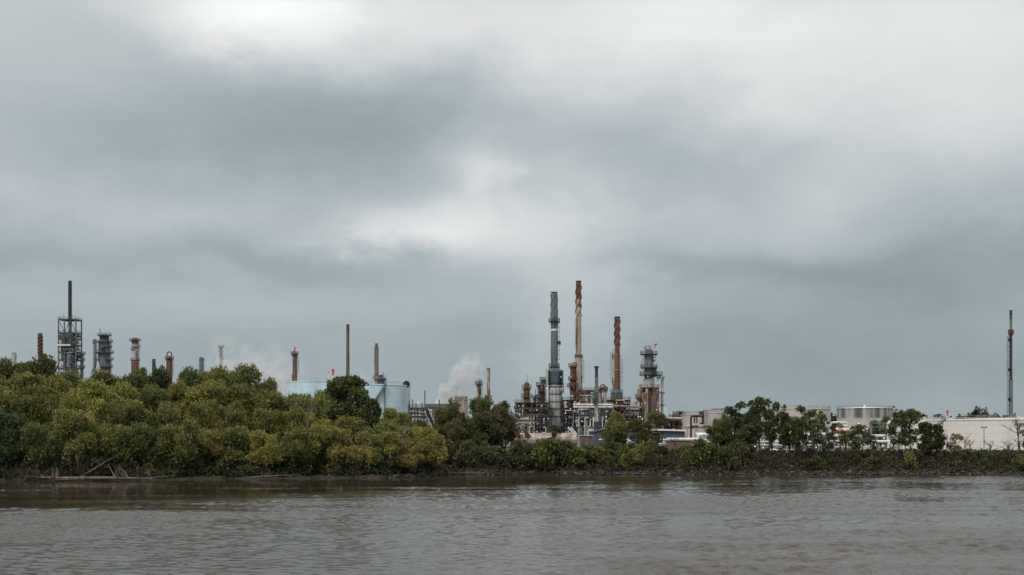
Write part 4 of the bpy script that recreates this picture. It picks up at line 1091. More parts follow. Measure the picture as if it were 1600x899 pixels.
for i in range(nx + 1):
    for j in range(nz + 1):
        u = i / nx; v = j / nz
        mb.v.append((-u * W_ - .05, .14 * math.sin(u * 7 + v), h0 - .05 - (1 - v) * H_ - u * .85 - .1 * math.sin(u * 4)))
for i in range(nx):
    for j in range(nz):
        mb.f.append((i * (nz + 1) + j, (i + 1) * (nz + 1) + j, (i + 1) * (nz + 1) + j + 1, i * (nz + 1) + j + 1))
        mb.m.append(2 if (i < 6 and j >= 6) else (0 if j % 2 == 0 else 1)); mb.s.append(True)
flagb = weathered('flag blue', (.03, .04, .13), (.03, .04, .13), .1, 1, 0, .8)
mb.build('cloth', [MT['red'], MT['white'], flagb], fl)
# rusty structure below
t, hw, hd, zs = frame_tower('rust_tower', 'square rusty steel and flaking beige tower under the flag column', 'steel tower', 1002, 1027, D, 7, [684, 672, 660, 649, 638, 627, 617, 606.5], 'rust', None, 3, False, .5, deckmat='rust')
for k, (dx, w_, m_) in enumerate(((-M(9.5, D), 1.0, 'rustbeige'), (-M(5.6, D), .62, 'beige'), (-M(1.5, D), .7, 'dark'), (M(2.5, D), .45, 'steel'), (M(6.5, D), .9, 'rust'), (M(10.2, D), .8, 'rustbeige'))):
    MB().tube([(dx, -hd - .9 + .3 * (k % 2), 0), (dx, -hd - .9 + .3 * (k % 2), zs[-1] - re_.uniform(0, 3))], w_, 12).build('downcomer', MT[m_], t)
MB().box((0, 0, zs[-1] / 2), (M(19, D), hd * 1.6, zs[-1] - 1)).build('inner_casing', MT['brown'], t)
drum(t, (M(-14.5, D), -1, zz(617, D)), 4.6, 1.35, 'rustbeige', 'z', 'vessel')
ring_platform(t, 1.3, 2.1, zz(621, D), MT['rustbeige'], 90, 270, cx=M(-14.5, D), cy=-1, name='side_platform')
pipe(t, [(M(20, D), -.5, 0), (M(20, D), -.5, zz(594, D)), (M(25, D) - .6, -.5, zz(588, D))], .55, 'pale', 'overhead_pipe', 10)
for py in (614, 633): MB().box((M(20, D), -.5, zz(py, D)), (2.0, 1.8, .3)).build('pipe_bracket', MT['rust'], t)
for k in range(3): lamp(t, re_.uniform(-hw, hw), -hd - 1.8, zs[re_.randrange(2, 7)] + 2)

# left rust column group
D = 450
column('small_rust_tower', 'small rust brown column with two decks at the left end of the plant', 'column', 823, D, [(598.5, 5, 'rust'), (606, 7.4, 'rust'), (640, 9.6, 'rust')],
       [(606, 15, 0, 360, 'rust'), (620, 17, 0, 360, 'rust'), (630, 13, -110, 40, 'yellow')], (-1, 608, 634), head='mast', railmat='rust', lampn=2)
column('teal_valve_column', 'short dark column with teal fittings right of the small rust column', 'column', 836, D + 6, [(620, 3.4, 'teal'), (640, 3.4, 'dark')], [(622, 9, 0, 360, 'teal')], None, head='mast', railmat='teal')
for i, (px, top, wd, m_, lab) in enumerate(((843, 602, 4.4, 'grey', 'slim grey column with red decks left of the furnace'), (850, 594, 6.4, 'grey', 'taller grey column with pale decks left of the furnace'), (847, 612, 5, 'rust', 'rust column half hidden left of the furnace'))):
    column('deck_column', lab, 'column', px, D + 12 + 4 * i, [(top, wd, m_), (640, wd + 1, m_)], [(top, wd + 7, 0, 360, 'dark'), (top + 9, wd + 6, -120, 60, 'redox'), (top + 19, wd + 7, 0, 360, 'rust'), (top + 29, wd + 6, -150, 30, 'redox')], (-1, top + 2, 640), railmat='steel', lampn=2)
t, hw, hd, zs = frame_tower('rust_structure', 'rusty steel structure with vessels at the left end of the plant', 'steel structure', 806, 856, D - 4, 11, [676, 664, 652, 643, 630], 'brown', None, 4, True, .4, deckmat='dark')
clutter(t, hw, hd, zs, 80, ('rust', 'grey', 'rustbeige', 'dark'), ('pale', 'rust', 'pink', 'dark', 'steel', 'white'), 7)
MB().box((-hw * .5, -hd - .5, zs[3] - 1.0), (M(24, D), .4, 1.5)).build('panel', MT['beige'], t)
t, hw, hd, zs = frame_tower('pink_pipe_frame', 'pale pinkish open steel frame in front of the rusty structure', 'steel structure', 806, 834, 400, 8, [672, 664, 657.5, 650], 'pink', None, 3, False, .38, deckmat='brown', rail=False)
clutter(t, hw, hd, zs, 50, ('pale', 'rustbeige', 'dark'), ('pink', 'white', 'pale', 'steel'), 3)
t, hw, hd, zs = frame_tower('furnace_side_frame', 'dark rusty frame packed with pipes right of the furnace', 'steel structure', 880, 905, 452, 9, [684, 672, 661, 648, 638, 626], 'rust', None, 3, True, .4, deckmat='dark')
clutter(t, hw, hd, zs, 40, ('dark', 'rust', 'pale', 'grey'), ('pale', 'rust', 'dark', 'yellow', 'white'), 7)
t, hw, hd, zs = frame_tower('exchanger_structure', 'beige and rust multi-deck structure between the two thin stacks', 'steel structure', 904, 928, 450, 10, [676, 664, 650, 638, 628, 618, 611], 'rustbeige', None, 3, True, .4, deckmat='brown')
clutter(t, hw, hd, zs, 44, ('rustbeige', 'pale', 'rust', 'dark'), ('pale', 'rust', 'pink', 'white', 'dark'), 6)
t, hw, hd, zs = frame_tower('white_pipe_frame', 'white portal frame carrying pipes before the exchanger structure', 'steel structure', 903.5, 940, 385, 7, [677, 668, 650.5], 'pale', None, 3, False, .36, rail=False, deckmat='dark')
clutter(t, hw, hd, zs, 60, ('pale', 'dark', 'rust'), ('white', 'pale', 'steel'), 4)
t, hw, hd, zs = frame_tower('long_pipe_bridge', 'long white pipe bridge running behind the thin grey stack', 'pipe bridge', 895, 956, 410, 6, [668, 655, 647, 639], 'steel', None, 6, False, .32, rail=False, deckmat='dark')
clutter(t, hw, hd, zs, 40, ('pale', 'grey', 'dark'), ('white', 'pale', 'steel'), 9)
for z in (.5, 1.4): pipe(t, [(-hw, -hd - .4, zs[-1] + z), (hw * .5, -hd - .4, zs[-1] + z), (hw, -hd - .4, zs[-1] + z)], .3, 'white')
t, hw, hd, zs = frame_tower('dark_pipe_block', 'dark tangle of pipes and steel right of the furnace foot', 'steel structure', 882, 903, 420, 8, [680, 672, 664, 656, 648], 'dark', None, 4, True, .4, rail=False, deckmat='black')
clutter(t, hw, hd, zs, 40, ('dark', 'black', 'navy'), ('dark', 'navy', 'dark', 'pale'), 6)
t = thing('sloping_conveyor', 'pale sloping pipe run descending beside the white portal frame', 'pipe run', (X(895, 395), 395, GZ), px=893)
for k in (0, .9): MB().tube([(X(887.5, 395) - X(895, 395) + k, 0, zz(668, 395)), (X(903, 395) - X(895, 395) + k, 0, zz(686, 395))], .3, 8).build('pipe', MT['white'], t)
MB().beam((X(888, 395) - X(895, 395), .2, 0), (X(888, 395) - X(895, 395), .2, zz(668.5, 395)), .35).build('support', MT['pale'], t)
# gooseneck twin columns
for px, lab in ((937.8, 'left rust column of the gooseneck pair'), (945.4, 'right rust column of the gooseneck pair')):
    column('gooseneck_column', lab + ' with curved overhead pipe', 'column', px, 465, [(607, 5, 'rustbeige' if px > 940 else 'redox'), (645, 5.4, 'rustbeige' if px < 940 else 'pale')], [(609, 9.6, 0, 360, 'redox')], None, railmat='redox')
t = thing('gooseneck_pipe', 'arched rust pipe joining the tops of the twin columns', 'pipe', (X(941, 465), 463.5, Z(609, 465)), px=941)
MB().tube([(M(5.2, 465) * math.cos(a) * (1 - .0), 0, M(7.5, 465) * math.sin(a)) for a in [math.pi * i / 10 for i in range(11)]], .32, 8).build('arch', MT['rustbeige'], t)
# dark shelter with the beige canopy
D = 440
t = thing('canopy_building', 'black open shelter under a long beige canopy roof', 'building', (X(966, D), D, GZ), px=966)
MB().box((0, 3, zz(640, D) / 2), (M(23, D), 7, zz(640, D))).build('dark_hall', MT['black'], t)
mb = MB(); zc = zz(636, D)
mb.beam((-M(28, D), 0, zc - .3), (-M(8, D), 0, zc + .5), 6, .5); mb.build('canopy', MT['beige'], t)
MB().beam((-M(8, D), 0, zc + .5), (M(34, D), 0, zc - .1), 6, .5).build('canopy', MT['pink'], t)
for dx in (-9, 12, 22, 31): MB().beam((M(dx, D), -3, 0), (M(dx, D), -3, zc - .3), .35).build('post', MT['pink'], t)
MB().beam((-M(2, D), -3.2, zc - 4), (M(5, D), -3.2, zc - .5), .35).build('brace', MT['rust'], t)
railing(MB(), [(-M(26, D), -2.8), (M(33, D), -2.8)], zc + .3, 1.4, 0).build('railing', MT['redox'], t)
for dx in (12.5, 14.5, 11, 13): lamp(t, M(dx, D), -3.6, zc - re_.uniform(1.5, 9))
t, hw, hd, zs = frame_tower('red_deck_structure', 'red oxide deck structure around the blue grey furnace box', 'steel structure', 943, 982, 470, 10, [660, 645, 632, 626], 'rust', None, 4, True, .35, deckmat='brown')
clutter(t, hw, hd, zs, 22, ('rust', 'rustbeige'), ('pink', 'rust', 'pale'), 3)
t, hw, hd, zs = frame_tower('brown_rack_structure', 'brown pipe structure below the canopy, left of the flag column', 'steel structure', 974, 1004, 435, 8, [676, 668, 660, 650, 641], 'brown', None, 4, True, .35, deckmat='dark')
clutter(t, hw, hd, zs, 50, ('rust', 'brown', 'pale'), ('rust', 'pale', 'pink', 'white'), 9)
t = thing('beacon', 'bright red valve actuator on the deck beside the flag column', 'valve', (X(994, 438), 438, Z(634, 438)), px=994)
MB().lathe([(.15, 0), (.15, .9), (.55, 1.0), (.55, 1.5), (.1, 1.6)], 12).build('actuator', MT['red'], t)
MB().tube([(-1, 0, .6), (1, 0, .6)], .15, 6).build('pipe', MT['red'], t)

# low racks and far yard to the right of the flag column
t, hw, hd, zs = frame_tower('red_pipe_rack', 'low reddish pipe rack right of the flag column', 'pipe rack', 1032, 1078, 470, 8, [676, 667, 660, 655.5], 'rust', None, 5, False, .35, rail=False, deckmat='rust')
clutter(t, hw, hd, zs, 34, ('rustbeige', 'pale'), ('pink', 'rust', 'pale', 'white'), 4)
for dx in (-M(3, 470), M(1.5, 470)): MB().tube([(dx, 0, zs[-1]), (dx, 0, zs[-1] + M(9, 470))], .5, 8).build('vent_stack', MT['brown'], t)
pipe(t, [(-hw, -hd - .6, zs[-1] + .4), (hw, -hd - .6, zs[-1] + .4)], .3, 'white')
t = thing('dark_duct_frame', 'black U-shaped ducts on a grey frame left of the off-white square tank', 'duct', (X(1088, 430), 430, GZ), px=1088)
q = lambda a, b: (X(a, 430) - X(1088, 430), -1, zz(b, 430))
pipe(t, [(q(1079, 672)[0], -1, 0), q(1079, 650.5), q(1097.5, 650.5), q(1097.5, 662)], .36, 'black', 'duct')
for a in (1084.5, 1088): pipe(t, [q(a, 650.5), q(a, 661.5)], .22, 'black', 'duct')
pipe(t, [q(1093, 661.8), q(1098.5, 661.8)], .3, 'black', 'duct'); pipe(t, [q(1098, 646), q(1098, 662)], .4, 'dark', 'duct')
MB().box((q(1096, 646)[0], 0, zz(645.5, 430)), (1.6, 1.6, 1.2)).build('motor_box', MT['dark'], t)
for k, a in enumerate((1072, 1081, 1090, 1100)): MB().tube([(q(a, 667)[0] - .3, .5, zz(667, 430)), (q(a, 667)[0] + 2.4, .5, zz(667, 430))], .55, 8).build('pipe', MT['redox' if k % 2 else 'pink'], t)
MB().beam((q(1070, 670)[0], .5, zz(669.5, 430)), (q(1108, 670)[0], .5, zz(669.5, 430)), .8, .5).build('beam', MT['pink'], t)
for a in (1074, 1088, 1102): MB().beam((q(a, 670)[0], .5, -.2), (q(a, 670)[0], .5, zz(669.5, 430)), .4).build('post', MT['pink'], t)
t, r, h = tank('small_white_tank', 'small pale tank behind the black ducts', 1066, 1106, 455, 647.5, 'tankg', None, railmat='steel', n=32)
t, r, h = tank('square_white_tank', 'off-white broad tank with rails behind the big bank tree', 1098, 1146, 470, 645, 'tankg', None, railmat='brown', n=40)
tank_stair(t, r, h, -110, -80, 'grey'); MB().box((1, -r * .5, h + 1.4), (8, 4, .35)).build('walkway', MT['rustbeige'], t)
t, r, h = tank('beige_tank', 'wide pinkish beige tank behind the bank trees', 1190, 1296, 480, 639.5, 'tankg', None, railmat='rust')
MB().box((-r * .2, -r * .4, h + .5), (10, 3, .4)).build('walkway', MT['pink'], t)
for k in range(2): pipe(t, [(r * .55 + k * 3, -r - 1, 0), (r * .55 + k * 3, -r - 1, h * .62), (r * .55 + k * 3 - 2, -r - 1, h * .62)], .5, 'black', 'riser_pipe')
t, r, h = tank('blackened_tank', 'concrete tank with black weathered upper wall', 1309, 1393, 500, 638.5, 'tankc', None, railmat='steel', cone=.05)
MB().lathe([(.5, 0), (.5, .9), (.1, 1.0)], 8, (0, 0)).build('vent', MT['white'], t).location = (0, 0, h + r * .05)
t, r, h = tank('low_white_tank', 'low white tank left of the stairs, behind the bank trees', 1372, 1484, 372, 659.5, 'tankw', None, railmat='white')
# large tank
D = 358
t, r, h = tank('big_flat_tank', 'huge flat off-white tank with a reddish brown girder at the right', 1450, 1716, D, 656.3, 'tankw2', None, n=96, railmat='white')
pts = []
a0, a1 = -112, -20
MB().tube([((r + .45) * math.cos(R(a)), (r + .45) * math.sin(R(a)), h - 1.55) for a in np.linspace(a0, a1, 40)], .2, 6).build('girder_pipe', MT['redox'], t)
for a in (-112, -93.6, -75): MB().box(((r + .4) * math.cos(R(a)), (r + .4) * math.sin(R(a)), h - .9), (.7, .45, 1.3), 0, R(a)).build('pipe_bracket', MT['redox'], t)
for a in (-88,): MB().tube([((r + .3) * math.cos(R(a)), (r + .3) * math.sin(R(a)), 0), ((r + .3) * math.cos(R(a)), (r + .3) * math.sin(R(a)), h)], .12, 6).build('drain_pipe', MT['brown'], t)
for a in (-110, -104, -101): MB().lathe([(.35, 0), (.35, .5), (.1, .8)], 8, ((r - 2) * math.cos(R(a)), (r - 2) * math.sin(R(a)))).build('vent', MT['white'], t).location = (0, 0, h + .2)
# straight stair tower to the roof edge
st = thing('tank_stairs', 'long grey slanting stair between the two white tanks', 'stairs', (X(1458, 333), 333, GZ), px=1458)
q = lambda a, b, y=0: Vector((X(a, 333) - X(1458, 333), y, zz(b, 333)))
for y in (-.5, .5):
    MB().beam(q(1458.5, 673, y), q(1478, 655, y), .14, .3).build('stringer', MT['grey'], st)
    mb = MB(); A = q(1458.5, 673, y) + Vector((0, 0, 1)); B = q(1478, 655, y) + Vector((0, 0, 1)); mb.beam(A, B, .09); mb.beam(A - Vector((0, 0, .5)), B - Vector((0, 0, .5)), .07)
    for k in range(9): p = A.lerp(B, k / 8); mb.beam(p - Vector((0, 0, 1)), p, .07)
    mb.build('handrail', MT['steel'], st)
mb = MB()
for k in range(18): p = q(1458.5, 673).lerp(q(1478, 655), (k + .5) / 18); mb.box(p, (.32, 1.0, .1))
mb.build('treads', MT['grey'], st)
MB().box(q(1469, 679), (4.8, 1.4, .2)).build('landing', MT['white'], st)
railing(MB(), [(q(1459, 679).x, -.7), (q(1480, 679).x, -.7)], q(1469, 679).z + .1, 1.1).build('railing', MT['steel'], st)
for a in (1459, 1480): MB().beam(Vector((q(a, 679).x, 0, -.2)), q(a, 679), .2).build('post', MT['steel'], st)
MB().beam(Vector((q(1474, 660).x, .55, -.2)), q(1474, 660, .55), .2).build('post', MT['steel'], st)
MB().beam(q(1464, 672, -.6), q(1476, 680, -.6), .2, .5).build('lower_flight', MT['white'], st)
# gabled white shed
D = 325
t = thing('gabled_shed', 'small white gabled shed behind the pipe rack', 'shed', (X(1370.5, D), D, GZ), px=1370)
hw, h, hp = M(13, D), zz(681, D), zz(671, D)
mb = MB(); vs = []
for y in (0, 12): vs += [(-hw, y, -.2), (hw, y, -.2), (hw, y, h), (0 - hw * .25, y, hp), (-hw, y, h)]
mb.add(vs, [(0, 1, 2, 3, 4), (9, 8, 7, 6, 5), (0, 5, 6, 1), (1, 6, 7, 2), (0, 4, 9, 5)]).build('walls', MT['white'], t)
mb = MB(); mb.beam((-hw * .25, 6, hp + .12), (hw + .5, 6, h - .12), 12.8, .2); mb.build('roof', MT['roof'], t)
mb = MB(); mb.beam((-hw - .4, 6, h - .3), (-hw * .25, 6, hp + .12), 12.8, .2); mb.build('roof', MT['roof'], t)
for dx in (-.9, .6): MB().tube([(dx, -.3, hp - 3.3), (dx + .35, -.3, hp - 1.1)], .2, 6).build('duct', MT['dark'], t)
MB().box((-hw * .55, -.08, 1.1), (1.1, .12, 2.2)).build('door', MT['grey'], t)
# white vessel with red marks
D = 312
t = thing('red_marked_vessel', 'long white horizontal vessel with worn red marks behind the pipe rack', 'vessel', (X(1327, D), D, Z(677.5, D)), px=1327)
r = M(9, D) / 2; L = M(60, D)
o = drum(t, (0, 0, r), L - r, r, 'white', 'x', 'barrel', 20); o.data.materials[0] = MT['redmarks']
for dx in (-.35, .35): MB().box((dx * L, 0, -.15), (.5, r * 1.6, .7)).build('saddle', MT['steel'], t)
MB().box((M(5, D), 0, 2 * r + .25), (M(50, D) * .6, .9, .12)).build('walkway', MT['white'], t)
for dx in (-.35, 0, .35): MB().beam((dx * L, 0, -.4), (dx * L, 0, Z(708, D) - Z(677.5, D)), .35).build('leg', MT['steel'], t)

# ------------------------------------------------------------------ long pipe racks by the bank
def pipe_rack(label, px0, px1, D, levels, mat, postpx, post=.3, px=None, group='pipe racks along the bank', depth=3.2, cap=.25):
    """levels: (photo y, [(offset in depth, radius, material)])"""
    cx = X((px0 + px1) / 2, D); t = thing('pipe_rack', label, 'pipe rack', (cx, D, GZ), group, px=px or (px0 + px1) / 2)
    hw = X(px1, D) - cx; top = zz(levels[-1][0], D)
    for p in postpx:
        x = X(p, D) - cx; mb = MB()
        for y in (-depth / 2, depth / 2): mb.beam((x, y, -.3), (x, y, top), post)
        for py, _ in levels: mb.beam((x, -depth / 2 - .2, zz(py, D) - .3), (x, depth / 2 + .2, zz(py, D) - .3), cap, .28)
        mb.build('bent', MT[mat], t)
    for py, pl in levels:
        z = zz(py, D)
        for off, r, m_ in pl:
            MB().tube([(-hw, off, z - .16 + r), (hw, off, z - .16 + r)], r, 8).build('pipe', MT[m_], t)
    return t, cx
t, cx = pipe_rack('long low pipe rack with reddish posts behind the white tank cars', 662, 900, 305, [(693, [(-1, .16, 'pale'), (.2, .2, 'steel')]), (686, [(-1, .2, 'steel'), (.6, .25, 'pale')]), (679.5, [(-1.2, .24, 'pink'), (-.3, .18, 'white'), (1, .3, 'pink')])],
                  'rust', [666, 698, 740, 761, 784, 805, 826, 848, 872, 896], .35)
pipe(t, [(X(697, 305) - cx, -1.8, 0), (X(697, 305) - cx, -1.8, zz(677, 305)), (X(700, 305) - cx, -1.8, zz(677, 305)), (X(700, 305) - cx, -1.8, 2)], .16, 'pale')
t, cx = pipe_rack('low cluttered pipe rack in front of the blue grey shed', 936, 1045, 296, [(700, [(-1, .15, 'pale'), (.4, .2, 'steel')]), (694, [(-1, .16, 'white'), (.5, .2, 'rust')]), (687.5, [(-1.2, .13, 'steel'), (.3, .2, 'white')])],
                  'brown', [938, 950, 962, 974, 986, 998, 1010, 1022, 1034, 1044], .22)
for k in range(34):
    a = re_.uniform(940, 1040); b = a + re_.uniform(2, 9); y0 = re_.uniform(688, 703); y1 = y0 + re_.uniform(3, 8)
    pipe(t, [(X(a, 296) - cx, -1.9, max(0, zz(y1, 296))), (X(a, 296) - cx, -1.9, zz(y0, 296)), (X(b, 296) - cx, -1.9, zz(y0, 296))], re_.uniform(.1, .17), re_.choice(('white', 'white', 'pink', 'steel', 'rust')))
for k in range(16): lamp(t, X(re_.uniform(938, 1042), 296) - cx, -2.3, zz(re_.uniform(686, 702), 296))
t, cx = pipe_rack('thin yellowish pipe run at the foot of the furnace', 874, 902, 300, [(692, [(-1, .14, 'pink')]), (686, [(-1, .2, 'yellow'), (.4, .18, 'pink')])], 'redox', [876, 884, 892, 900], .25)
t, cx = pipe_rack('big white pipes turning up beside the bank shrubs', 1086, 1176, 282, [(694, [(-1, .18, 'white'), (.6, .22, 'pale')]), (688, [(-1.2, .2, 'white'), (.4, .25, 'pink')]), (680.5, [(-1.2, .42, 'white'), (.6, .3, 'pink')])], 'rust', [1092, 1108, 1124, 1140, 1156, 1172], .25)
pipe(t, [(X(1096, 282) - cx, -1.9, zz(680, 282)), (X(1089, 282) - cx, -1.9, zz(680, 282)), (X(1089, 282) - cx, -1.9, zz(686.5, 282)), (X(1040, 282) - cx, -1.9, zz(686.5, 282))], .36, 'white')
pipe(t, [(X(1110, 282) - cx, -2.4, zz(690.5, 282)), (X(1034, 282) - cx, -2.4, zz(690.5, 282))], .2, 'white')
t, cx = pipe_rack('white double-deck pipe rack with thick dark posts', 1160, 1292, 286, [(700, [(-1.2, .2, 'steel'), (.6, .26, 'pale')]), (696, [(-1.2, .22, 'white'), (.3, .2, 'pink')]), (691, [(-1.2, .25, 'white'), (.5, .22, 'pale'), (-.2, .16, 'steel')]), (685, [(-1, .16, 'steel')]), (680.5, [(-1.3, .4, 'white'), (0, .24, 'pale'), (1, .3, 'pink')])],
                  'dark', [1178, 1201, 1222, 1244, 1268, 1290], .75)
drum(t, (X(1223, 286) - cx, -3.2, zz(704.5, 286)), 7.2, .5, 'white', 'x', 'pipe_spool', 12)
drum(t, (X(1242, 286) - cx, -3.4, zz(702, 286)), .8, 1.1, 'dark', 'y', 'tank_end', 16)
for k in range(14): lamp(t, X(re_.uniform(1164, 1290), 286) - cx, -2.6, zz(re_.uniform(683, 700), 286))
t, cx = pipe_rack('tall green grey pipe rack before the white vessel and shed', 1286, 1402, 286, [(699, [(-1.2, .2, 'white'), (.4, .22, 'steel')]), (690.5, [(-1.2, .3, 'white'), (.6, .24, 'pink')]), (682, [(-1.2, .32, 'white'), (.2, .2, 'pale'), (1, .25, 'pink')])],
                  'steel', [1288, 1310, 1334, 1367, 1382, 1393], .36)
for p, y0 in ((1288, 668), (1357.5, 660), (1382, 660)): MB().beam((X(p, 286) - cx, -1.9, -.2), (X(p, 286) - cx, -1.9, zz(y0, 286)), .4).build('tall_post', MT['steel'], t)
MB().beam((X(1358, 286) - cx, -1.9, zz(661.5, 286)), (X(1382, 286) - cx, -1.9, zz(661.5, 286)), .2).build('beam', MT['steel'], t)
MB().beam((X(1358, 286) - cx, -1.9, zz(667.5, 286)), (X(1382, 286) - cx, -1.9, zz(667.5, 286)), .2).build('beam', MT['steel'], t)
for a, b in ((1370, 1378), (1378, 1370)): MB().beam((X(a, 286) - cx, -1.9, zz(673, 286)), (X(b, 286) - cx, -1.9, zz(662, 286)), .14).build('brace', MT['steel'], t)
pipe(t, [(X(1294, 286) - cx, -2.1, zz(682, 286)), (X(1294, 286) - cx, -2.1, zz(660.6, 286)), (X(1320, 286) - cx, -2.1, zz(660.6, 286)), (X(1320, 286) - cx, -2.1, zz(666, 286)), (X(1314, 286) - cx, -2.1, zz(666, 286))], .26, 'white', 'expansion_loop')
pipe(t, [(X(1383.5, 286) - cx, -2.1, zz(700, 286)), (X(1383.5, 286) - cx, -2.1, zz(658.8, 286)), (X(1399, 286) - cx, -2.1, zz(658.8, 286)), (X(1399, 286) - cx, -2.1, zz(665, 286)), (X(1386, 286) - cx, -2.1, zz(666, 286))], .3, 'white', 'expansion_loop')
pipe(t, [(X(1360, 286) - cx, -2.3, zz(690, 286)), (X(1394, 286) - cx, -2.3, zz(690, 286)), (X(1398, 286) - cx, -2.3, zz(684, 286))], .34, 'white')
for k in range(8): lamp(t, X(re_.uniform(1290, 1398), 286) - cx, -2.6, zz(re_.uniform(662, 700), 286))

# blue grey shed
D = 330
t = thing('blue_grey_shed', 'long low blue grey shed with a white roof edge', 'shed', (X(1000, D), D, GZ), px=1000)
hw = M(70, D); dp = 16
MB().box((0, dp / 2, zz(675, D) / 2 - .1), (2 * hw, dp, zz(675, D) + .2)).build('walls', MT['navy'], t)
mb = MB(); zc = zz(675, D)
mb.beam((-hw - .4, dp / 2, zc + .0), (-hw * .72, dp / 2, zz(669.5, D)), dp + .8, .25); mb.build('roof', MT['navy'], t)
mb = MB(); mb.beam((-hw * .72, dp / 2 - .3, zz(669.5, D)), (hw + .4, dp / 2 - .3, zz(673, D)), dp + .8, .45); mb.build('roof', MT['roof'], t)
mb = MB(); vs = [(-hw, .0, zc), (-hw * .72, .0, zz(669.7, D)), (hw, .0, zz(673, D)), (hw, .0, zc)]
vs += [(a, dp, c) for a, b, c in vs]
mb.add(vs, [(0, 3, 2, 1), (4, 5, 6, 7), (0, 1, 5, 4), (2, 3, 7, 6), (1, 2, 6, 5), (0, 4, 7, 3)]).build('gable', MT['navy'], t)
MB().box((-M(51, D), -.12, zz(674.5, D)), (M(2.4, D), .2, M(7, D))).build('louvre', MT['roof'], t)
for dx in (-50, -45): MB().tube([(M(dx, D), -.5, 0), (M(dx, D), -.5, zz(685, D)), (M(dx + 2, D), -.5, zz(684, D))], .18, 6).build('vent_pipe', MT['white'], t)
MB().lathe([(.3, 0), (.6, .3), (.6, .8), (.1, 1.2)], 12, (M(22, D), -1.2)).build('cowl', MT['white'], t).location = (0, 0, zz(681, D))
MB().tube([(M(22, D), -1.2, 0), (M(22, D), -1.2, zz(681, D))], .2, 6).build('cowl_pipe', MT['white'], t)
t = thing('grey_blue_kiosk', 'small low grey brown building left of the thin grey stack', 'building', (X(917, 320), 320, GZ), px=917)
MB().box((0, 3, zz(681.5, 320) / 2), (M(20, 320), 6, zz(681.5, 320))).build('walls', MT['brown'], t); MB().box((0, 3, zz(681.5, 320) + .12), (M(21, 320), 6.5, .24)).build('roof', MT['pale'], t)
MB().box((M(6, 320), -.1, 1.5), (M(4, 320), .15, 2.4)).build('door', MT['teal'], t)
# brown ribbed shed by the track
D = 272
t = thing('brown_shed', 'low brown ribbed shed standing by the railway track', 'shed', (X(1064, D), D, GZ), px=1064)
hw = M(20, D); h = zz(689.5, D)
mb = MB(); mb.box((0, 3, h / 2 - .15), (2 * hw, 6, h + .3))
for k in range(30): mb.box((-hw + .1 + k * (2 * hw - .2) / 29, -.03, h / 2 - .15), (.09, .1, h + .2))
mb.build('walls', MT['wallb'], t); MB().box((0, 3, h + .1), (2 * hw + .4, 6.4, .14)).build('roof', MT['brown'], t)
t = thing('pale_blue_shed', 'small pale blue shed left of the brown ribbed shed', 'shed', (X(1036, D), D + 2, GZ), px=1036)
MB().box((0, 2.5, zz(694, D) / 2 - .1), (M(13, D), 5, zz(694, D) + .2)).build('walls', MT['tankb'], t); MB().box((0, 2.5, zz(694, D) + .1), (M(14, D), 5.4, .16)).build('roof', MT['roof'], t)
MB().box((.3, -.06, .95), (.9, .1, 2.0)).build('door', MT['grey'], t)
t = thing('electrical_cabinet', 'pair of grey cabinets between the bank shrubs below the white pipes', 'cabinet', (X(1126, D), D, GZ), px=1126)
MB().box((-M(4, D), 0, 1.0), (M(6, D), 1, 1.9)).build('cabinet_body', MT['brown'], t); MB().box((M(3.5, D), 0, 1.15), (M(5.5, D), 1, 2.2)).build('cabinet_door', MT['pale'], t)

# tank cars on the track
def wheel(mb, x, y, r, m=0):
    a = [(.05, -.09), (r * .9, -.09), (r, -.06), (r, .06), (.05, .08)]
    b = len(mb.v)
    MBx = MB().lathe(a, 14)
    mb.add([(x + v[0], y + v[2], v[1] + r) for v in MBx.v], MBx.f, m, False)
def tank_car(px, D, label, dirty=False):
    t = thing('tank_car', label, 'rail tank car', (X(px, D), D, GZ + .45), 'tank cars on the track', px=px)
    L = 14.6; r = 1.42; zc = 1.15 + r
    pr = [(.05, -L / 2 - .55), (r * .55, -L / 2 - .45), (r * .88, -L / 2 - .15), (r, -L / 2 + .2), (r, L / 2 - .2), (r * .88, L / 2 + .15), (r * .55, L / 2 + .45), (.05, L / 2 + .55)]
    MB().lathe(pr, 24, axis='x').build('barrel', MT['beige'], t, (0, 0, zc))
    MB().lathe([(.5, zc + r - .15), (.5, zc + r + .35), (.3, zc + r + .45), (.02, zc + r + .46)], 14).build('dome', MT['pale'], t)
    mb = MB().box((0, 0, .98), (L + 1.6, .6, .3))
    for s in (-1, 1): mb.box((s * (L / 2 - .2), 0, 1.12), (1.0, 2.4, .18)); mb.box((s * (L / 2 + .95), 0, .9), (.5, .3, .25))
    mb.build('underframe', MT['black'], t)
    railing(MB(), [(-2, -1.0), (2, -1.0)], zc + r * .72, .9).build('railing', MT['steel'], t)
    for s in (-1, 1):
        bg_ = MB().box((s * 5.4, 0, .5), (2.4, 2.1, .35)).build('bogie', MT['black'], t)
        for dx in (-.9, .9):
            for y in (-.78, .78):
                mb = MB(); wheel(mb, s * 5.4 + dx, y, .44); mb.build('wheel', MT['dark'], bg_)
    mb = MB()
    for x in (-.22, .22): mb.beam((x, -r - .1, 1), (x, -r * .75, zc + r * .85), .07)
    for k in range(6): mb.beam((-.22, -r - .05, 1.2 + k * .4), (.22, -r - .05, 1.2 + k * .4), .05)
    mb.build('ladder', MT['steel'], t)
TRK = 266.5
tank_car(735, TRK, 'grimy white rail tank car, rounded end showing left through the bank shrubs')
tank_car(850, TRK, 'white rail tank car half hidden behind the shrubs below the furnace')
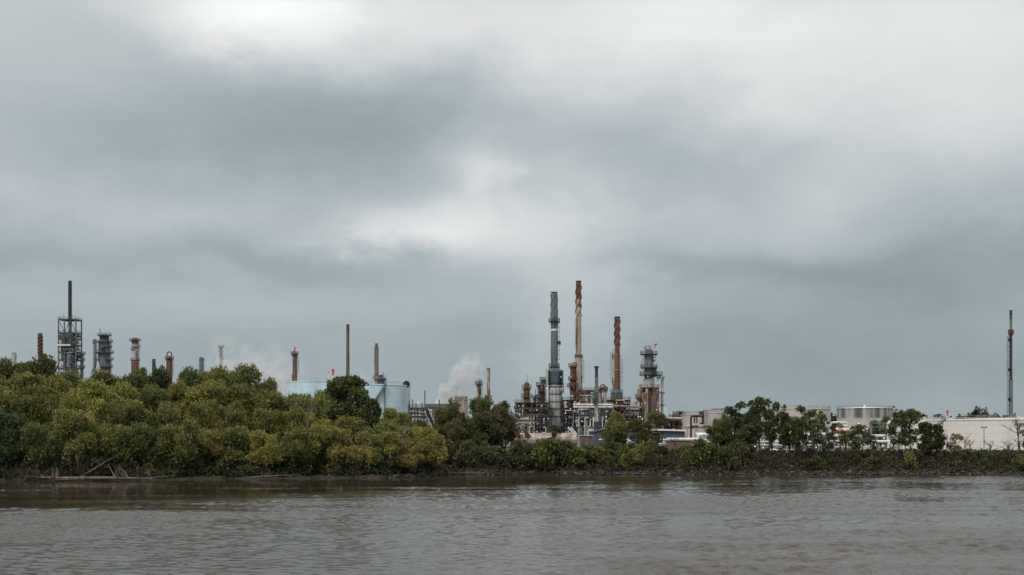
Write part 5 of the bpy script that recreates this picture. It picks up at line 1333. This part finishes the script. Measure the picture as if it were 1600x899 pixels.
# the track
o = thing('railway_track', 'railway track along the top of the far bank', 'railway track', (50, TRK, GZ), None, px=1300)
x0, x1 = -120, 140
mb = MB(); pts = [(x0 - 50, -2.2, -.3), (x0 - 50, -1.5, .24), (x0 - 50, 1.5, .24), (x0 - 50, 2.2, -.3)]
mb.add(pts + [(x1 - 50, b, c) for _, b, c in pts], [(0, 4, 5, 1), (1, 5, 6, 2), (2, 6, 7, 3)]).build('ballast', MT['brown'], o)
for y in (-.75, .75): MB().box(((x0 + x1) / 2 - 50, y, .38), (x1 - x0, .09, .16)).build('rail', MT['dark'], o)
mb = MB()
for k in range(int((x1 - x0) / .65)): mb.box((x0 - 50 + k * .65, 0, .25), (.25, 2.5, .12))
s_ = mb.build('sleepers', MT['dark'], o); s_['kind'] = 'stuff'
# low walls at the top of the bank
def lowwall(label, px0, px1, D, y0, y1, mat, name='retaining_wall', dp=.4):
    bz = Z(y1, D); t = thing(name, label, 'wall', (X((px0 + px1) / 2, D), D, bz), px=(px0 + px1) / 2)
    L = M(px1 - px0, D); h = Z(y0, D) - bz
    MB().box((0, 0, h / 2 - .4), (L, dp, h + .8)).build('face', MT[mat], t)
    MB().box((0, -.02, h + .05), (L + .1, dp + .2, .14)).build('coping', MT['dark'], t)
lowwall('low rust red wall at the bank top below the tanks', 1382, 1640, 256, 709.5, 716, 'redox')
lowwall('short rust red wall at the bank top below the white pipe rack', 1184, 1240, 256, 709.5, 716, 'rust')
lowwall('dark low kerb along the track below the brown ribbed shed', 1030, 1183, 257, 708.5, 712, 'dark')
lowwall('low grey concrete kerb behind the two-stemmed trees', 1241, 1381, 257, 709, 713, 'concrete')

# flare stack and lamp post
D = 420
t = stack('flare_stack', 'tall slim dark flare stack at the right with an orange railed deck', 'flare stack', 1579.5, D, [(486.5, 3.6, 'black'), (493, 4.2, 'dark'), (497, 3.8, 'grey'), (516, 3.9, 'grey'), (594, 4.4, 'dark'), (660, 5.8, 'grey'), (700, 6, 'grey')], seams=12)
ring_platform(t, .45, M(4.4, D), zz(520, D), MT['redox'], h=1.1)
cage_ladder(t, -M(2.6, D), 0, zz(660, D), zz(521, D), MT['dark'], math.pi)
MB().lathe([(.3, 0), (.3, .9), (.05, 1.0)], 8).build('pilot_tip', MT['white'], t).location = (0, 0, zz(486, D))
for py in (531, 578, 624): MB().box((-M(3, D), -.4, zz(py, D)), (.8, .8, .9)).build('fitting', MT['black'], t)
D = 262
t = thing('street_lamp', 'grey two-armed lamp post in front of the huge flat tank', 'lamp post', (X(1537.5, D), D, GZ), px=1537)
h = zz(669, D)
MB().tube([(0, 0, -.3), (0, 0, h)], [.1, .06], 8).build('pole', MT['dark'], t)
for s in (-1, 1):
    MB().tube([(0, 0, h - .1), (s * .3, 0, h + .12)], .04, 6).build('arm', MT['grey'], t)
    MB().box((s * .42, 0, h + .16), (.5, .4, .25), 0).build('lamp_head', MT['dark'], t)
# orange cones/valves at the tank foot
for px, top in ((1427, 700), (1432, 702)):
    t = thing('hydrant', 'orange red hydrant at the foot of the low white tank', 'hydrant', (X(px, 268), 268, GZ), 'hydrants', px=px)
    h = zz(top, 268); MB().lathe([(.2, -.1), (.16, h * .8), (.2, h * .82), (.1, h)], 10).build('barrel', MT['yellow'], t)
    MB().tube([(-.4, 0, h * .65), (.4, 0, h * .65)], .1, 8).build('outlet', MT['red'], t)

# ------------------------------------------------------------------ steam
def steam(name, label, D, blobs, dens, wisps, seed, fall=1.0):
    """blobs: (photo x, photo y, radius px, weight); one rounded hull with an uneven density inside"""
    bs = [(X(a, D), Z(b, D), M(c, D), w_) for a, b, c, w_ in blobs]
    x0 = min(b[0] - b[2] * 1.25 for b in bs); x1 = max(b[0] + b[2] * 1.25 for b in bs); z0 = max(4.5, min(b[1] - b[2] * 1.25 for b in bs)); z1 = max(b[1] + b[2] * 1.25 for b in bs)
    dp = max(b[2] for b in bs) * 1.25
    cx, cz = (x0 + x1) / 2, (z0 + z1) / 2
    m = bpy.data.materials.new(name); m.use_nodes = True; m.node_tree.nodes.clear(); nb = NB(m.node_tree)
    co = nb.n('ShaderNodeTexCoord').outputs['Object']
    big = nb.noise(nb.mapping(co, (1, 1, 1), (seed, 0, 0)), wisps, 4, .62)
    wv = nb.n('ShaderNodeVectorMath', operation='ADD'); nb.plug(wv.inputs[0], co)
    nz = nb.n('ShaderNodeTexNoise'); nb.plug(nz.inputs['Vector'], co); nz.inputs['Scale'].default_value = wisps * .8; nz.inputs['Detail'].default_value = 3
    sb = nb.n('ShaderNodeVectorMath', operation='SUBTRACT'); nb.plug(sb.inputs[0], nz.outputs['Color']); sb.inputs[1].default_value = (.5, .5, .5)
    sc = nb.n('ShaderNodeVectorMath', operation='SCALE'); nb.plug(sc.inputs[0], sb.outputs[0]); sc.inputs['Scale'].default_value = 1.1 / wisps * .8
    nb.plug(wv.inputs[1], sc.outputs[0])
    acc = None
    for bx, bz2, r, w_ in bs:
        ds = nb.n('ShaderNodeVectorMath', operation='DISTANCE'); nb.plug(ds.inputs[0], wv.outputs[0]); ds.inputs[1].default_value = (bx - cx, 0, bz2 - cz)
        f = nb.mapr(ds.outputs['Value'], r, r * .1, 0, w_, True)
        acc = f if acc is None else nb.m('ADD', acc, f)
    d = nb.m('MULTIPLY', nb.m('MULTIPLY', acc, nb.mapr(big, .42, .58, .03, 1)), dens)
    vol = nb.n('ShaderNodeVolumePrincipled'); vol.inputs['Color'].default_value = (.98, .98, .98, 1); nb.plug(vol.inputs['Density'], d)
    vol.inputs['Anisotropy'].default_value = .2
    ou = nb.n('ShaderNodeOutputMaterial'); nb.plug(ou.inputs['Volume'], vol.outputs[0])
    mb = MB().box((0, 0, 0), (x1 - x0, 2 * dp, z1 - z0))
    o = mb.build(name, m, None, (cx, D, cz)); o['kind'] = 'stuff'; o['label'] = label; o['category'] = 'steam'
steam('steam_plume', 'white steam plume rising behind the trees right of the blue tank', 520, [(693, 628, 15, 1.4), (696, 611, 14, 1.3), (708, 618, 14, 1.0), (712, 602, 18, .6), (720, 588, 24, .38), (734, 574, 28, .18), (688, 641, 12, 1.6)], 1.3, .3, 1)
steam('steam_plume', 'thin steam drifting above the left wood', 640, [(440, 610, 26, 1.5), (425, 592, 34, .8), (400, 578, 36, .6), (375, 562, 36, .45), (350, 548, 34, .28), (345, 570, 36, .5), (430, 560, 40, .22), (470, 585, 30, .3)], .17, .07, 2)
steam('steam_plume', 'low steam right of the flag column', 560, [(1036, 646, 12, 1.2), (1046, 650, 10, .9), (1055, 648, 9, .5)], .3, .2, 3)
steam('steam_plume', 'faint steam beside the wavy beige stack', 620, [(572, 600, 18, .5), (566, 590, 16, .3)], .1, .12, 4)

# ------------------------------------------------------------------ air
m = bpy.data.materials.new('haze'); m.use_nodes = True; m.node_tree.nodes.clear(); nb = NB(m.node_tree)
vol = nb.n('ShaderNodeVolumePrincipled'); vol.inputs['Color'].default_value = (.92, .95, 1, 1); vol.inputs['Density'].default_value = HAZE
ou = nb.n('ShaderNodeOutputMaterial'); nb.plug(ou.inputs['Volume'], vol.outputs[0])
if HAZE > 0:
    o = MB().box((0, 300, 64), (3800, 2000, 135)).build('haze', m); o['kind'] = 'stuff'
# ------------------------------------------------------------------ tell look-alikes apart
ORD = ['first', 'second', 'third', 'fourth', 'fifth', 'sixth', 'seventh', 'eighth', 'ninth', 'tenth', 'eleventh', 'twelfth', 'thirteenth', 'fourteenth']
by = {}
for o, lab, px in ALL_LABELS: by.setdefault(lab, []).append((px, o))
for lab, lst in by.items():
    if len(lst) < 2: continue
    lst.sort(key=lambda a: a[0])
    for i, (px, o) in enumerate(lst):
        if len(lst) == 2: o['label'] = lab + (', left one' if i == 0 else ', right one')
        elif i == len(lst) - 1: o['label'] = lab + ', rightmost'
        elif i == 0: o['label'] = lab + ', leftmost'
        else: o['label'] = lab + f', {ORD[i]} from left'
